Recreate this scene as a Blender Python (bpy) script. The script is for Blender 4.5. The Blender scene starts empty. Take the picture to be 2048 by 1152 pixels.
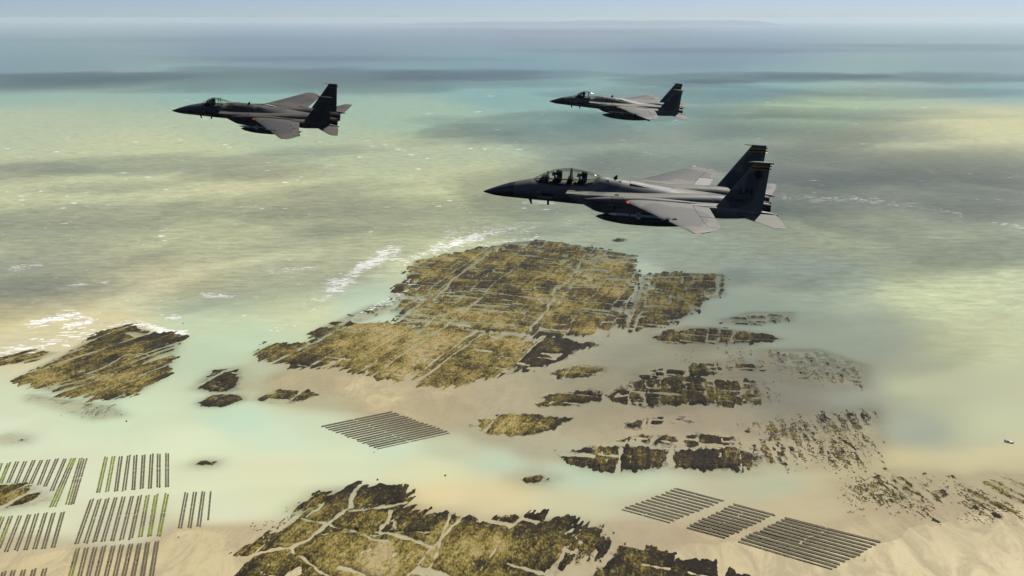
import bpy, math, random
import numpy as np
from mathutils import Matrix, Vector, Euler

R = math.radians
scene = bpy.context.scene
COL = scene.collection

# ------------------------------------------------------------------ camera, sky, sun, exposure
CAM_H = 300.0
FPX = 2000.0                      # focal length in pixels of the 2048 px wide photograph
PITCH = math.atan((576 - 36) / FPX)
cam_data = bpy.data.cameras.new('camera')
cam_data.sensor_width = 36.0
cam_data.lens = 36.0 * FPX / 2048
cam_data.clip_start = 0.5
cam_data.clip_end = 400000
cam = bpy.data.objects.new('camera', cam_data)
cam.location = (0, 0, CAM_H)
cam.rotation_euler = (math.pi / 2 - PITCH, 0, 0)
COL.objects.link(cam)
scene.camera = cam

SUN_EL, SUN_AZ = R(57), R(40)      # azimuth from +Y towards +X
SUNV = Vector((math.sin(SUN_AZ) * math.cos(SUN_EL), math.cos(SUN_AZ) * math.cos(SUN_EL), math.sin(SUN_EL)))
world = bpy.data.worlds.new('World')
scene.world = world
world.use_nodes = True
wn = world.node_tree.nodes
sky = wn.new('ShaderNodeTexSky')
sky.sky_type = 'NISHITA'
sky.sun_disc = False
sky.sun_elevation = SUN_EL
sky.sun_rotation = SUN_AZ
sky.altitude = 300
sky.air_density = 0.38
sky.dust_density = 0.3
sky.ozone_density = 1.2
world.node_tree.links.new(sky.outputs[0], wn['Background'].inputs[0])
wn['Background'].inputs[1].default_value = 0.088

sun_data = bpy.data.lights.new('sun', 'SUN')
sun_data.energy = 5.0
sun_data.angle = R(0.53)
sun_data.color = (1.0, 0.96, 0.89)
sun = bpy.data.objects.new('sun', sun_data)
sun.rotation_euler = SUNV.to_track_quat('Z', 'Y').to_euler()
sun.location = (0, 0, 3000)
COL.objects.link(sun)

vs = scene.view_settings
vs.view_transform = 'Standard'
vs.look = 'None'
vs.exposure = 0.0
vs.gamma = 1.0
scene.cycles.transparent_max_bounces = 48
scene.cycles.max_bounces = 6
scene.cycles.diffuse_bounces = 0
scene.cycles.glossy_bounces = 0
scene.cycles.volume_bounces = 1
scene.cycles.use_denoising = True

# ------------------------------------------------------------------ helpers
rng = np.random.default_rng(7)
random.seed(7)


def ground(px, py):
    """point of the sea-level plane seen at a pixel of the photograph"""
    a = (px - 1024) / FPX
    b = (py - 576) / FPX
    d = math.cos(PITCH) - b * math.sin(PITCH)
    dz = -math.sin(PITCH) - b * math.cos(PITCH)
    t = CAM_H / -dz
    return np.array([a * t, d * t])


def to_map(x, y):
    """ground x, y -> chart coordinates (inverse of ground), clamped"""
    y = np.maximum(y, 300.0)
    d = y * math.cos(PITCH) + CAM_H * math.sin(PITCH)
    u = y * math.sin(PITCH) - CAM_H * math.cos(PITCH)
    return np.clip(1024 + FPX * x / d, -900, 2950), np.clip(576 - FPX * u / d, 36, 1500)


def _hash(ix, iy, seed):
    h = (ix.astype(np.int64) * 374761393 + iy.astype(np.int64) * 668265263 + seed * 1274126177) & 0x7fffffff
    h = ((h ^ (h >> 13)) * 1274126177) & 0x7fffffff
    return ((h ^ (h >> 16)) & 0xffff) / 65535.0


def vnoise(x, y, seed=0):
    ix, iy = np.floor(x), np.floor(y)
    fx, fy = x - ix, y - iy
    fx, fy = fx * fx * (3 - 2 * fx), fy * fy * (3 - 2 * fy)
    a, b = _hash(ix, iy, seed), _hash(ix + 1, iy, seed)
    c, d = _hash(ix, iy + 1, seed), _hash(ix + 1, iy + 1, seed)
    return (a + (b - a) * fx) * (1 - fy) + (c + (d - c) * fx) * fy


def fbm(x, y, seed=0, octaves=4):
    """-1 .. 1"""
    s, amp, tot = 0, 1.0, 0
    for k in range(octaves):
        s = s + amp * vnoise(x * 2 ** k + 17.3 * k, y * 2 ** k - 9.1 * k, seed + k)
        tot += amp
        amp *= 0.5
    return s / tot * 2 - 1


def sstep(a, b, x):
    t = np.clip((x - a) / (b - a), 0, 1)
    return t * t * (3 - 2 * t)


def link(o, parent=None):
    COL.objects.link(o)
    if parent is not None:
        o.parent = parent
    return o


def make(name, verts, faces, mat, parent=None, smooth=None):
    me = bpy.data.meshes.new(name)
    me.from_pydata([tuple(map(float, v)) for v in verts], [], faces)
    me.validate()
    if mat is not None:
        me.materials.append(mat)
    if smooth is not None:
        me.shade_smooth()
        if smooth < 180:
            me.set_sharp_from_angle(angle=R(smooth))
    me.update()
    return link(bpy.data.objects.new(name, me), parent)


def fast_mesh(name, verts, quads, mat, parent=None, smooth=True):
    """numpy arrays -> mesh object of quads"""
    me = bpy.data.meshes.new(name)
    nv, nf = len(verts), len(quads)
    k = quads.shape[1]
    me.vertices.add(nv)
    me.vertices.foreach_set('co', np.ascontiguousarray(verts, np.float32).ravel())
    me.loops.add(nf * k)
    me.loops.foreach_set('vertex_index', np.ascontiguousarray(quads, np.int32).ravel())
    me.polygons.add(nf)
    me.polygons.foreach_set('loop_start', np.arange(0, nf * k, k, dtype=np.int32))
    me.polygons.foreach_set('loop_total', np.full(nf, k, np.int32))
    me.update(calc_edges=True)
    if smooth:
        me.polygons.foreach_set('use_smooth', np.ones(nf, bool))
    me.materials.append(mat)
    return link(bpy.data.objects.new(name, me), parent)


def set_attr(o, name, data, kind='FLOAT'):
    at = o.data.attributes.new(name, kind, 'POINT')
    if kind == 'FLOAT':
        at.data.foreach_set('value', np.ascontiguousarray(data, np.float32))
    else:
        c = np.ones((len(data), 4), np.float32)
        c[:, :3] = data
        at.data.foreach_set('color', c.ravel())


def tag(o, label=None, cat=None, group=None, kind=None):
    if label: o['label'] = label
    if cat: o['category'] = cat
    if group: o['group'] = group
    if kind: o['kind'] = kind
    return o


def empty(name, loc=(0, 0, 0), rot=(0, 0, 0)):
    o = bpy.data.objects.new(name, None)
    o.location = loc
    o.rotation_euler = rot
    return link(o)


def lin(r, g, b):
    f = lambda c: (c / 255 / 12.92) if c / 255 <= 0.04045 else ((c / 255 + 0.055) / 1.055) ** 2.4
    return np.array([f(r), f(g), f(b)])


class NT:
    """small node-tree writer"""
    def __init__(self, name):
        self.m = bpy.data.materials.new(name)
        self.m.use_nodes = True
        self.t = self.m.node_tree
        self.t.nodes.clear()
        self.out = self.n('ShaderNodeOutputMaterial')

    def n(self, typ, **kw):
        nd = self.t.nodes.new(typ)
        for k, v in kw.items():
            if k in ('inputs',):
                for kk, vv in v.items():
                    nd.inputs[kk].default_value = vv
            else:
                setattr(nd, k, v)
        return nd

    def l(self, a, b):
        self.t.links.new(a, b)

    def math(self, op, a, b=None, clamp=False):
        nd = self.n('ShaderNodeMath', operation=op, use_clamp=clamp)
        for i, v in enumerate((a, b)):
            if v is None: continue
            if isinstance(v, (int, float)): nd.inputs[i].default_value = v
            else: self.l(v, nd.inputs[i])
        return nd.outputs[0]

    def mix(self, fac, a, b, blend='MIX'):
        nd = self.n('ShaderNodeMix', data_type='RGBA', blend_type=blend)
        for i, v in ((0, fac), (6, a), (7, b)):
            if isinstance(v, (int, float)): nd.inputs[i].default_value = v
            elif isinstance(v, (tuple, list, np.ndarray)): nd.inputs[i].default_value = (*[float(c) for c in v[:3]], 1)
            else: self.l(v, nd.inputs[i])
        return nd.outputs[2]

    def ramp(self, fac, a, b, c0=0.0, c1=1.0):
        nd = self.n('ShaderNodeMapRange', interpolation_type='SMOOTHSTEP')
        nd.inputs[1].default_value, nd.inputs[2].default_value = a, b
        nd.inputs[3].default_value, nd.inputs[4].default_value = c0, c1
        self.l(fac, nd.inputs[0])
        return nd.outputs[0]

    def noise(self, vec, scale, detail=4, rough=0.55, dist=0.0):
        nd = self.n('ShaderNodeTexNoise')
        nd.inputs['Scale'].default_value = scale
        nd.inputs['Detail'].default_value = detail
        nd.inputs['Roughness'].default_value = rough
        nd.inputs['Distortion'].default_value = dist
        if vec is not None: self.l(vec, nd.inputs['Vector'])
        return nd.outputs[0]

    def mapping(self, vec, scale=(1, 1, 1), rot=(0, 0, 0)):
        nd = self.n('ShaderNodeMapping')
        nd.inputs['Scale'].default_value = scale
        nd.inputs['Rotation'].default_value = rot
        self.l(vec, nd.inputs['Vector'])
        return nd.outputs[0]

    def attr(self, name, fac=True):
        nd = self.n('ShaderNodeAttribute', attribute_name=name)
        return nd.outputs['Fac'] if fac else nd.outputs['Color']

    def bump(self, h, strength, dist):
        nd = self.n('ShaderNodeBump')
        nd.inputs['Strength'].default_value = strength
        nd.inputs['Distance'].default_value = dist
        self.l(h, nd.inputs['Height'])
        return nd.outputs[0]

    def bsdf(self, color, rough=0.6, spec=0.5, metal=0.0, normal=None, **kw):
        nd = self.n('ShaderNodeBsdfPrincipled')
        if isinstance(color, (tuple, list, np.ndarray)): nd.inputs['Base Color'].default_value = (*[float(c) for c in color[:3]], 1)
        else: self.l(color, nd.inputs['Base Color'])
        if isinstance(rough, (int, float)): nd.inputs['Roughness'].default_value = rough
        else: self.l(rough, nd.inputs['Roughness'])
        nd.inputs['Specular IOR Level'].default_value = spec
        nd.inputs['Metallic'].default_value = metal
        if normal is not None: self.l(normal, nd.inputs['Normal'])
        for k, v in kw.items(): nd.inputs[k.replace('_', ' ')].default_value = v
        return nd

    def surf(self, sh):
        self.l(sh.outputs[0] if hasattr(sh, 'outputs') else sh, self.out.inputs[0])
        return self.m


def plain(name, color, rough=0.6, spec=0.4, metal=0.0, var=0.25, scale=3.0):
    t = NT(name)
    oc = t.n('ShaderNodeTexCoord').outputs['Object']
    n = t.noise(oc, scale, 3)
    c = t.mix(t.ramp(n, 0.3, 0.7), np.array(color) * (1 - var), np.array(color) * (1 + var * 0.6))
    return t.surf(t.bsdf(c, rough, spec, metal))


# ------------------------------------------------------------------ materials of the place
def mat_sand():
    t = NT('wet_sand')
    pos = t.n('ShaderNodeNewGeometry').outputs['Position']
    big = t.noise(pos, 0.012, 5, 0.6, 0.6)
    med = t.noise(t.mapping(pos, (1.0, 0.35, 1), (0, 0, 0.25)), 0.06, 8, 0.72, 1.0)
    fine = t.noise(pos, 0.55, 4, 0.7)
    c = t.mix(t.ramp(big, 0.35, 0.65), (0.44, 0.365, 0.195), (0.52, 0.435, 0.238))
    c = t.mix(t.math('MULTIPLY', t.ramp(med, 0.42, 0.62), 0.75), c, (0.33, 0.27, 0.158))
    c = t.mix(t.math('MULTIPLY', t.ramp(fine, 0.5, 0.75), 0.35), c, (0.29, 0.235, 0.145))
    rough = t.ramp(med, 0.3, 0.7, 0.45, 0.8)
    nrm = t.bump(t.math('ADD', med, t.math('MULTIPLY', fine, 0.25)), 0.5, 0.9)
    return t.surf(t.bsdf(c, rough, 0.35, normal=nrm))


def mat_sea():
    t = NT('sea_water')
    pos = t.n('ShaderNodeNewGeometry').outputs['Position']
    col = t.attr('watercolor', False)
    depth = t.attr('depth')
    n1 = t.noise(t.mapping(pos, (0.45, 1.0, 1), (0, 0, 0.10)), 0.075, 8, 0.8, 0.3)     # wind waves
    n2 = t.noise(t.mapping(pos, (0.5, 1.0, 1), (0, 0, -0.2)), 0.55, 4, 0.6)
    swirl = t.noise(t.mapping(pos, (0.5, 1.0, 1), (0, 0, 0.3)), 0.011, 5, 0.6, 1.2)    # sediment
    c = t.mix(t.math('MULTIPLY', t.ramp(swirl, 0.35, 0.7), 0.35), col, t.mix(0.5, col, (0.42, 0.38, 0.24)))
    deep = t.ramp(depth, 0.8, 2.5)
    wav = t.math('MULTIPLY', t.math('MULTIPLY', t.math('SUBTRACT', n1, 0.5), 1.9), deep)
    hsv = t.n('ShaderNodeHueSaturation')
    t.l(c, hsv.inputs['Color'])
    t.l(t.math('ADD', wav, 1.0), hsv.inputs['Value'])
    h = t.math('ADD', n1, t.math('MULTIPLY', n2, 0.25))
    bn = t.n('ShaderNodeBump')
    bn.inputs['Distance'].default_value = 1.6
    t.l(h, bn.inputs['Height'])
    t.l(t.ramp(depth, 0.15, 3.0, 0.04, 0.55), bn.inputs['Strength'])
    b = t.bsdf(hsv.outputs[0], 0.32, 0.5, normal=bn.outputs[0])
    b.inputs['IOR'].default_value = 1.33
    # opacity of turbid water grows with its depth
    dn = t.math('ADD', depth, t.math('MULTIPLY', t.math('SUBTRACT', swirl, 0.5), 0.16))
    dn = t.math('ADD', dn, t.math('MULTIPLY', t.math('SUBTRACT', n1, 0.5), 0.16))
    op = t.math('SUBTRACT', 1.0, t.math('POWER', 2.718, t.math('MULTIPLY', t.math('MAXIMUM', dn, 0.0), -5.5)))
    op = t.math('ADD', t.math('MULTIPLY', op, 0.9), 0.1, True)
    mx = t.n('ShaderNodeMixShader')
    t.l(op, mx.inputs[0])
    t.l(t.n('ShaderNodeBsdfTransparent').outputs[0], mx.inputs[1])
    t.l(b.outputs[0], mx.inputs[2])
    return t.surf(mx)


def mat_reef():
    t = NT('seaweed_rock')
    pos = t.n('ShaderNodeNewGeometry').outputs['Position']
    tone = t.attr('tone')
    n1 = t.noise(pos, 0.16, 6, 0.7, 0.5)
    n2 = t.noise(t.mapping(pos, (1, 0.42, 1)), 0.8, 5, 0.75)
    f = t.math('ADD', tone, t.math('MULTIPLY', t.math('SUBTRACT', n1, 0.5), 1.35))
    f = t.math('ADD', f, t.math('MULTIPLY', t.math('SUBTRACT', n2, 0.5), 2.3))
    cr = t.n('ShaderNodeValToRGB')
    t.l(f, cr.inputs[0])
    e = cr.color_ramp.elements
    e[0].position, e[0].color = 0.02, (0.012, 0.008, 0.003, 1)
    e[1].position, e[1].color = 1.0, (0.40, 0.31, 0.16, 1)
    for p, c in ((0.24, (0.044, 0.031, 0.008, 1)), (0.42, (0.120, 0.091, 0.017, 1)), (0.60, (0.235, 0.182, 0.034, 1)), (0.80, (0.31, 0.245, 0.085, 1))):
        el = e.new(p)
        el.color = c
    nrm = t.bump(t.math('ADD', n1, n2), 0.9, 0.8)
    return t.surf(t.bsdf(cr.outputs[0], t.ramp(n2, 0.3, 0.7, 0.6, 0.9), 0.12, normal=nrm))


def mat_trestle(name, algae):
    t = NT(name)
    pos = t.n('ShaderNodeNewGeometry').outputs['Position']
    n = t.noise(pos, 1.3, 4, 0.7)
    a = t.noise(t.mapping(pos, (1, 0.35, 1)), 0.085, 3, 0.5)
    c = t.mix(t.ramp(n, 0.3, 0.7), (0.080, 0.068, 0.038), (0.175, 0.148, 0.086))
    g = t.mix(n, (0.10, 0.15, 0.008), (0.36, 0.46, 0.02))
    c = t.mix(t.math('MULTIPLY', t.ramp(a, 0.62 - algae * 0.3, 0.72 - algae * 0.3), t.ramp(n, 0.35, 0.6)), c, g)
    return t.surf(t.bsdf(c, 0.75, 0.3))


M = dict(sand=mat_sand(), sea=mat_sea(), reef=mat_reef(),
         trestle=mat_trestle('oyster_bag_mesh', -0.6), trestle_green=mat_trestle('oyster_bag_mesh_with_algae', 0.75),
         steel=plain('rusty_steel', (0.10, 0.08, 0.06), 0.7))
M['foam'] = plain('sea_foam', (0.85, 0.85, 0.80), 0.9, 0.2, var=0.05)
M['land'] = plain('far_land', (0.13, 0.14, 0.12), 0.9, 0.1, scale=0.001)


# ------------------------------------------------------------------ the tidal flat and the sea
# chart of the shore: px, py, water depth (m), colour of the water in sunshine
CHART = [
    (-400, 60, 30, (98, 124, 154)), (1024, 60, 30, (98, 124, 154)), (2500, 60, 30, (94, 124, 154)),
    (-400, 100, 22, (94, 128, 154)), (600, 100, 22, (92, 128, 154)), (1400, 100, 22, (92, 132, 156)), (2500, 100, 22, (88, 128, 152)),
    (0, 130, 16, (106, 148, 158)), (1000, 130, 16, (98, 148, 160)), (2048, 130, 16, (104, 146, 154)),
    (0, 190, 9, (146, 186, 168)), (500, 185, 9, (130, 182, 172)), (1000, 185, 9, (122, 176, 172)), (1500, 180, 9, (118, 172, 170)), (2048, 170, 9, (116, 168, 166)),
    (0, 240, 7, (182, 200, 158)), (500, 245, 7, (176, 198, 158)), (850, 230, 7, (156, 192, 164)), (1200, 225, 7, (132, 180, 166)), (1600, 215, 7, (166, 196, 150)), (2000, 250, 7, (206, 210, 150)),
    (-300, 300, 6, (192, 204, 154)), (300, 300, 6, (192, 204, 156)), (800, 300, 6, (176, 192, 150)), (1300, 300, 6, (160, 180, 152)), (1800, 290, 6, (178, 188, 146)), (2300, 280, 6, (196, 200, 148)),
    (0, 380, 5, (190, 198, 150)), (500, 380, 5, (196, 202, 152)), (900, 380, 5, (190, 200, 150)), (1300, 400, 5, (166, 180, 148)), (1700, 380, 5, (160, 172, 144)), (2200, 380, 5, (160, 168, 142)),
    (0, 470, 4, (178, 188, 146)), (400, 460, 4, (188, 196, 150)), (800, 470, 4, (188, 198, 152)), (1200, 470, 3.5, (168, 184, 152)), (1700, 470, 3.5, (172, 184, 148)), (2200, 480, 3.5, (168, 180, 146)),
    (0, 560, 3.5, (172, 180, 146)), (350, 555, 3, (194, 196, 152)), (650, 530, 3, (190, 198, 156)), (1300, 510, 2.0, (164, 184, 158)), (1600, 560, 2.0, (158, 178, 154)), (1900, 580, 2.2, (188, 202, 156)), (2300, 560, 3, (182, 194, 152)),
    (0, 640, 2.0, (206, 202, 150)), (200, 660, 1.6, (210, 204, 156)), (420, 640, 1.5, (186, 204, 166)), (600, 620, 1.5, (196, 208, 164)), (750, 610, 1.2, (184, 206, 178)),
    (0, 690, 1.4, (206, 202, 160)), (430, 720, 1.0, (182, 206, 172)), (480, 680, 1.1, (184, 208, 172)), (1500, 610, 1.2, (156, 176, 154)), (1700, 680, 1.2, (156, 172, 150)), (1950, 680, 1.6, (182, 192, 148)),
    (-100, 800, 1.0, (196, 214, 176)), (250, 830, 1.0, (194, 216, 178)), (480, 840, 1.1, (184, 214, 180)), (560, 870, 1.0, (192, 216, 180)), (380, 880, 0.9, (204, 220, 180)),
    (1, 880, 0.7, (204, 220, 184)), (150, 960, 0.55, (208, 220, 184)), (100, 1040, 0.45, (208, 220, 180)), (420, 960, 0.6, (206, 220, 178)), (440, 1020, 0.5, (206, 218, 180)),
    (250, 1065, 0.25, (208, 216, 180)), (60, 1095, 0.08, (216, 214, 174)), (120, 1130, -0.15, (214, 200, 156)), (400, 1085, -0.12, (214, 200, 156)), (420, 1140, -0.2, (214, 200, 156)), (470, 1075, 0.0, (214, 200, 156)), (330, 1110, -0.2, (214, 200, 156)),
    (560, 1000, 0.5, (204, 216, 172)), (560, 940, 0.8, (206, 216, 172)), (700, 930, 0.9, (200, 216, 176)), (850, 940, 0.8, (204, 214, 166)), (880, 990, 0.55, (214, 206, 152)), (1000, 990, 0.4, (210, 204, 152)), (960, 1020, 0.3, (210, 202, 156)), (1150, 1010, 0.35, (196, 202, 158)),
    (1250, 970, 0.5, (184, 202, 166)), (1150, 950, 0.5, (178, 200, 168)), (1000, 920, 0.45, (182, 206, 172)), (900, 900, 0.3, (192, 206, 168)), (620, 850, 0.6, (192, 212, 176)), (780, 900, 0.6, (192, 214, 178)), (640, 800, 0.1, (196, 200, 158)), (770, 800, 0.03, (196, 186, 144)), (900, 800, 0.05, (192, 180, 142)), (1000, 800, 0.1, (184, 182, 148)), (860, 840, 0.05, (190, 186, 146)),
    (580, 760, 0.02, (196, 190, 148)), (510, 740, 0.25, (190, 204, 168)), (680, 770, 0.03, (194, 184, 144)), (1000, 870, 0.1, (182, 184, 148)), (1060, 900, 0.1, (180, 182, 150)), (1200, 860, 0.13, (182, 178, 142)), (1150, 760, 0.14, (176, 176, 144)), (1250, 700, 0.2, (164, 170, 144)), (1350, 720, 0.22, (172, 174, 142)), (1300, 840, 0.13, (178, 170, 138)), (1440, 860, 0.15, (176, 170, 138)), (1600, 800, 0.22, (156, 158, 136)), (1700, 800, 0.4, (158, 166, 144)),
    (1850, 780, 0.8, (172, 182, 146)), (1950, 850, 0.8, (180, 190, 148)), (1850, 860, 0.6, (162, 174, 148)), (1650, 900, 0.22, (178, 174, 138)), (1800, 930, 0.35, (196, 192, 144)), (2000, 930, 0.5, (196, 192, 144)), (1550, 970, 0.35, (178, 186, 152)), (1700, 960, 0.35, (194, 188, 142)),
    (1600, 1010, 0.3, (190, 184, 142)), (1300, 1010, 0.35, (184, 186, 150)), (1280, 1070, 0.08, (190, 178, 142)), (1400, 1090, 0.0, (196, 180, 140)), (1500, 1120, -0.05, (200, 182, 138)), (1800, 1060, 0.06, (194, 180, 138)), (1900, 1110, -0.25, (206, 186, 140)), (2040, 1060, -0.12, (196, 178, 138)), (2040, 1130, -0.3, (208, 186, 140)), (1700, 1150, -0.25, (206, 186, 140)),
    (2300, 1000, 0.0, (196, 180, 140)), (2300, 1200, -0.3, (206, 186, 140)), (1000, 1300, -0.2, (206, 190, 144)), (300, 1300, -0.25, (210, 196, 150)), (-400, 1200, -0.2, (210, 200, 156)), (1700, 1300, -0.3, (206, 186, 140)), (-400, 950, 0.5, (206, 220, 180)),
]
CH = np.array([(a, b, c) for a, b, c, _ in CHART], float)
CHC = np.array([lin(*c) for *_, c in CHART]) * (1 + np.array([[0.10, 0.07, 0.16]]) * sstep(640, 900, CH[:, 1])[:, None] + np.array([[0.09, 0.08, 0.12]]) * (sstep(215, 260, CH[:, 1]) * sstep(760, 640, CH[:, 1]))[:, None])
ILLUM = np.array([1.13, 1.18, 1.21])     # sunlight + skylight on a level white surface


def chart_at(x, y):
    px, py = to_map(x, y)
    w_all, d, col = 0, 0, 0
    for (cx, cy, cd), cc in zip(CH, CHC):
        k = 0.55 + 0.45 * sstep(100, 700, py)
        q = ((px - cx) / 1.9) ** 2 + ((py - cy) / k * 1.25) ** 2 + 18.0 ** 2
        w = 1 / q ** 2
        w_all = w_all + w
        d = d + w * cd
        col = col + w[..., None] * cc
    return d / w_all, col / w_all[..., None]


xs = np.concatenate([-np.geomspace(90000, 1060, 34), np.arange(-1000, 1001, 6.0), np.geomspace(1060, 90000, 34)])
ys = np.concatenate([[-90000, -20000, -4000, -800, 0, 200, 330], np.arange(400, 1700, 6.0), np.geomspace(1712, 90000, 110)])
GX, GY = np.meshgrid(xs, ys)
nx, ny = len(xs), len(ys)
gx, gy = GX.ravel(), GY.ravel()
dep, wcol = chart_at(gx, gy)
dep = dep + 0.07 * fbm(gx / 60, gy / 90, 3, 4) * sstep(2.5, 0.5, dep) + 0.05 * fbm(gx / 22, gy / 30, 5, 3) * sstep(1.5, 0.2, dep)
ii = np.arange((ny - 1) * nx).reshape(ny - 1, nx)[:, :-1].ravel()
GQ = np.stack([ii, ii + 1, ii + nx + 1, ii + nx], 1)
sand = fast_mesh('tidal_flat', np.stack([gx, gy, -dep], 1), GQ, M['sand'])
tag(sand, 'pale wet sand flats and sandbanks below the shallow sea', kind='structure')
sea = fast_mesh('sea', np.stack([gx, gy, np.zeros_like(gx)], 1), GQ, M['sea'])
set_attr(sea, 'depth', dep)
set_attr(sea, 'watercolor', np.clip(wcol / ILLUM, 0.01, 0.7), 'FLOAT_COLOR')
tag(sea, 'pale green shallow sea turning turquoise and blue towards the horizon', kind='structure')


# ------------------------------------------------------------------ far headland on the horizon
def headland():
    D0 = 44000.0
    n = 160
    px = np.linspace(735, 1568, n)
    x = (px - 1024) / FPX * (D0 * math.cos(PITCH) + CAM_H * math.sin(PITCH))
    prof = 150 * sstep(735, 1000, px) ** 0.8 * (1 - 0.55 * sstep(1520, 1562, px)) * (1 - sstep(1556, 1568, px)) + 55 * sstep(1080, 1200, px) * (1 - sstep(1480, 1555, px))
    prof = prof * (1 + 0.10 * fbm(px / 40, px * 0, 31, 4)) + 1
    V, Fq = [], []
    offs = [(0, -2), (120, 0.45), (300, 0.8), (900, 1.0), (2500, 0.9), (5000, -2)]
    for i in range(n):
        for dy, k in offs:
            V.append((x[i], D0 + dy + 400 * math.sin(i * 0.11), prof[i] * k if k > 0 else -30))
    m = len(offs)
    for i in range(n - 1):
        for j in range(m - 1):
            a = i * m + j
            Fq.append((a, a + m, a + m + 1, a + 1))
    o = make('headland', V, Fq, M['land'], smooth=60)
    tag(o, 'long low headland fading into haze on the horizon', kind='structure')


headland()


# ------------------------------------------------------------------ clouds overhead (their shadows drift over the sea)
def cloud_mat():
    t = NT('cloud_vapour')
    v = t.n('ShaderNodeVolumePrincipled')
    v.inputs['Color'].default_value = (0.97, 0.97, 0.98, 1)
    v.inputs['Density'].default_value = 0.0015
    v.inputs['Anisotropy'].default_value = 0.4
    t.l(v.outputs[0], t.out.inputs[1])
    return t.m


M['cloud'] = cloud_mat()
CLOUD_Z = 1300.0
# shadow centre px, py, half width px, half height px, optical thickness factor
CLOUDS = [
    (560, 156, 470, 19, 1.0), (120, 158, 200, 13, .8), (900, 152, 160, 9, .7), (1490, 154, 190, 8, .9), (1400, 166, 110, 6, .7), (1650, 152, 110, 6, .6),
    (1900, 155, 200, 10, .7), (1420, 190, 260, 14, .8), (1850, 185, 260, 9, .7), (1080, 250, 190, 24, .9), (1550, 226, 330, 11, .9), (940, 268, 110, 16, .6),
    (1400, 295, 330, 50, .75), (1640, 256, 210, 22, .8), (1750, 330, 240, 34, .7), (1950, 335, 330, 36, .95), (2150, 420, 260, 46, .9), (1300, 380, 300, 70, .9), (1750, 400, 380, 50, .9), (1620, 500, 330, 60, .7),
    (330, 326, 240, 15, 1.1), (700, 372, 90, 8, .8), (250, 372, 120, 8, .7), (420, 440, 110, 10, .8), (760, 500, 90, 10, .6), (430, 505, 100, 10, .6), (330, 480, 60, 8, .5), (20, 346, 110, 17, .8), (560, 345, 130, 14, .6), (660, 300, 100, 9, .6), (850, 425, 260, 30, .9), (560, 408, 150, 22, .8), (160, 440, 230, 30, .9), (640, 470, 170, 16, .6),
    (110, 545, 180, 40, 1.0), (10, 600, 170, 34, 1.0), (620, 560, 150, 34, .8), (480, 350, 90, 9, .4),
    (1480, 600, 210, 50, .6), (1700, 690, 200, 50, .6), (1560, 790, 200, 45, .5), (1780, 840, 190, 45, .3), (1420, 720, 160, 50, .5), (2040, 500, 200, 30, .6),
    (1080, 62, 330, 3, .9), (1500, 100, 400, 5, .4), (300, 80, 360, 5, .3), (1850, 92, 260, 4, .45), (700, 118, 300, 5, .3), (1240, 780, 120, 40, .35), (2010, 960, 200, 22, .5),
]


def build_clouds():
    nu, nv = 72, 26
    for k, (px, py, hx, hy, th) in enumerate(CLOUDS):
        g = ground(px, py)
        right = ground(px + hx, py)
        up = ground(px, max(py - hy, 44))
        dn = ground(px, py + hy)
        rx = abs(right[0] - g[0])
        ry = (up[1] - dn[1]) / 2
        cy = (up[1] + dn[1]) / 2
        off = SUNV * (CLOUD_Z / SUNV.z)
        tz = 330.0 * th * (1.3 if py < 175 else (0.78 if py < 480 else 0.9))
        Fq = []
        la, lo = np.meshgrid(-np.pi / 2 + np.pi * np.arange(nv + 1) / nv, 2 * np.pi * np.arange(nu) / nu, indexing='ij')
        cx_, sy_ = np.cos(lo), np.sin(lo)
        r_ = np.cos(la) * (1 + 0.75 * fbm(cx_ * 2.6 + k * 7.3, sy_ * 2.6 + la * 0.9, 50 + k, 5))
        z_ = np.sin(la)
        zz = z_ * tz * (1 + 0.5 * fbm(cx_ * 3 * r_ + 5, sy_ * 3 * r_ + k, 90 + k, 3))
        V = np.stack([rx * 1.3 * r_ * cx_, ry * 1.3 * r_ * sy_, zz * np.where(z_ > 0, 1.0, 0.4)], -1).reshape(-1, 3)
        for j in range(nv):
            for i in range(nu):
                a, b = j * nu + i, j * nu + (i + 1) % nu
                Fq.append((a, b, b + nu, a + nu))
        o = make('cloud', V, Fq, M['cloud'], smooth=180)
        o.location = (g[0] + off.x, cy + off.y, CLOUD_Z + random.uniform(-40, 60) * 0)
        tag(o, 'white cumulus cloud drifting above the sea', kind='stuff', group='clouds above the sea')


build_clouds()


# ------------------------------------------------------------------ reefs
def seg_dist(X, Y, pts):
    d = np.full(X.shape, 1e9)
    for (ax, ay), (bx, by) in zip(pts[:-1], pts[1:]):
        vx, vy = bx - ax, by - ay
        t = np.clip(((X - ax) * vx + (Y - ay) * vy) / (vx * vx + vy * vy + 1e-9), 0, 1)
        d = np.minimum(d, np.hypot(X - ax - t * vx, Y - ay - t * vy))
    return d


def poly_sd(X, Y, pts):
    """positive inside"""
    d = seg_dist(X, Y, pts + [pts[0]])
    ins = np.zeros(X.shape, bool)
    n = len(pts)
    for i in range(n):
        (ax, ay), (bx, by) = pts[i], pts[(i + 1) % n]
        c = ((ay > Y) != (by > Y)) & (X < (bx - ax) * (Y - ay) / (by - ay + 1e-12) + ax)
        ins ^= c
    return np.where(ins, d, -d)


REEF_COUNT = [0]
REEF_POLYS = []


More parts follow.
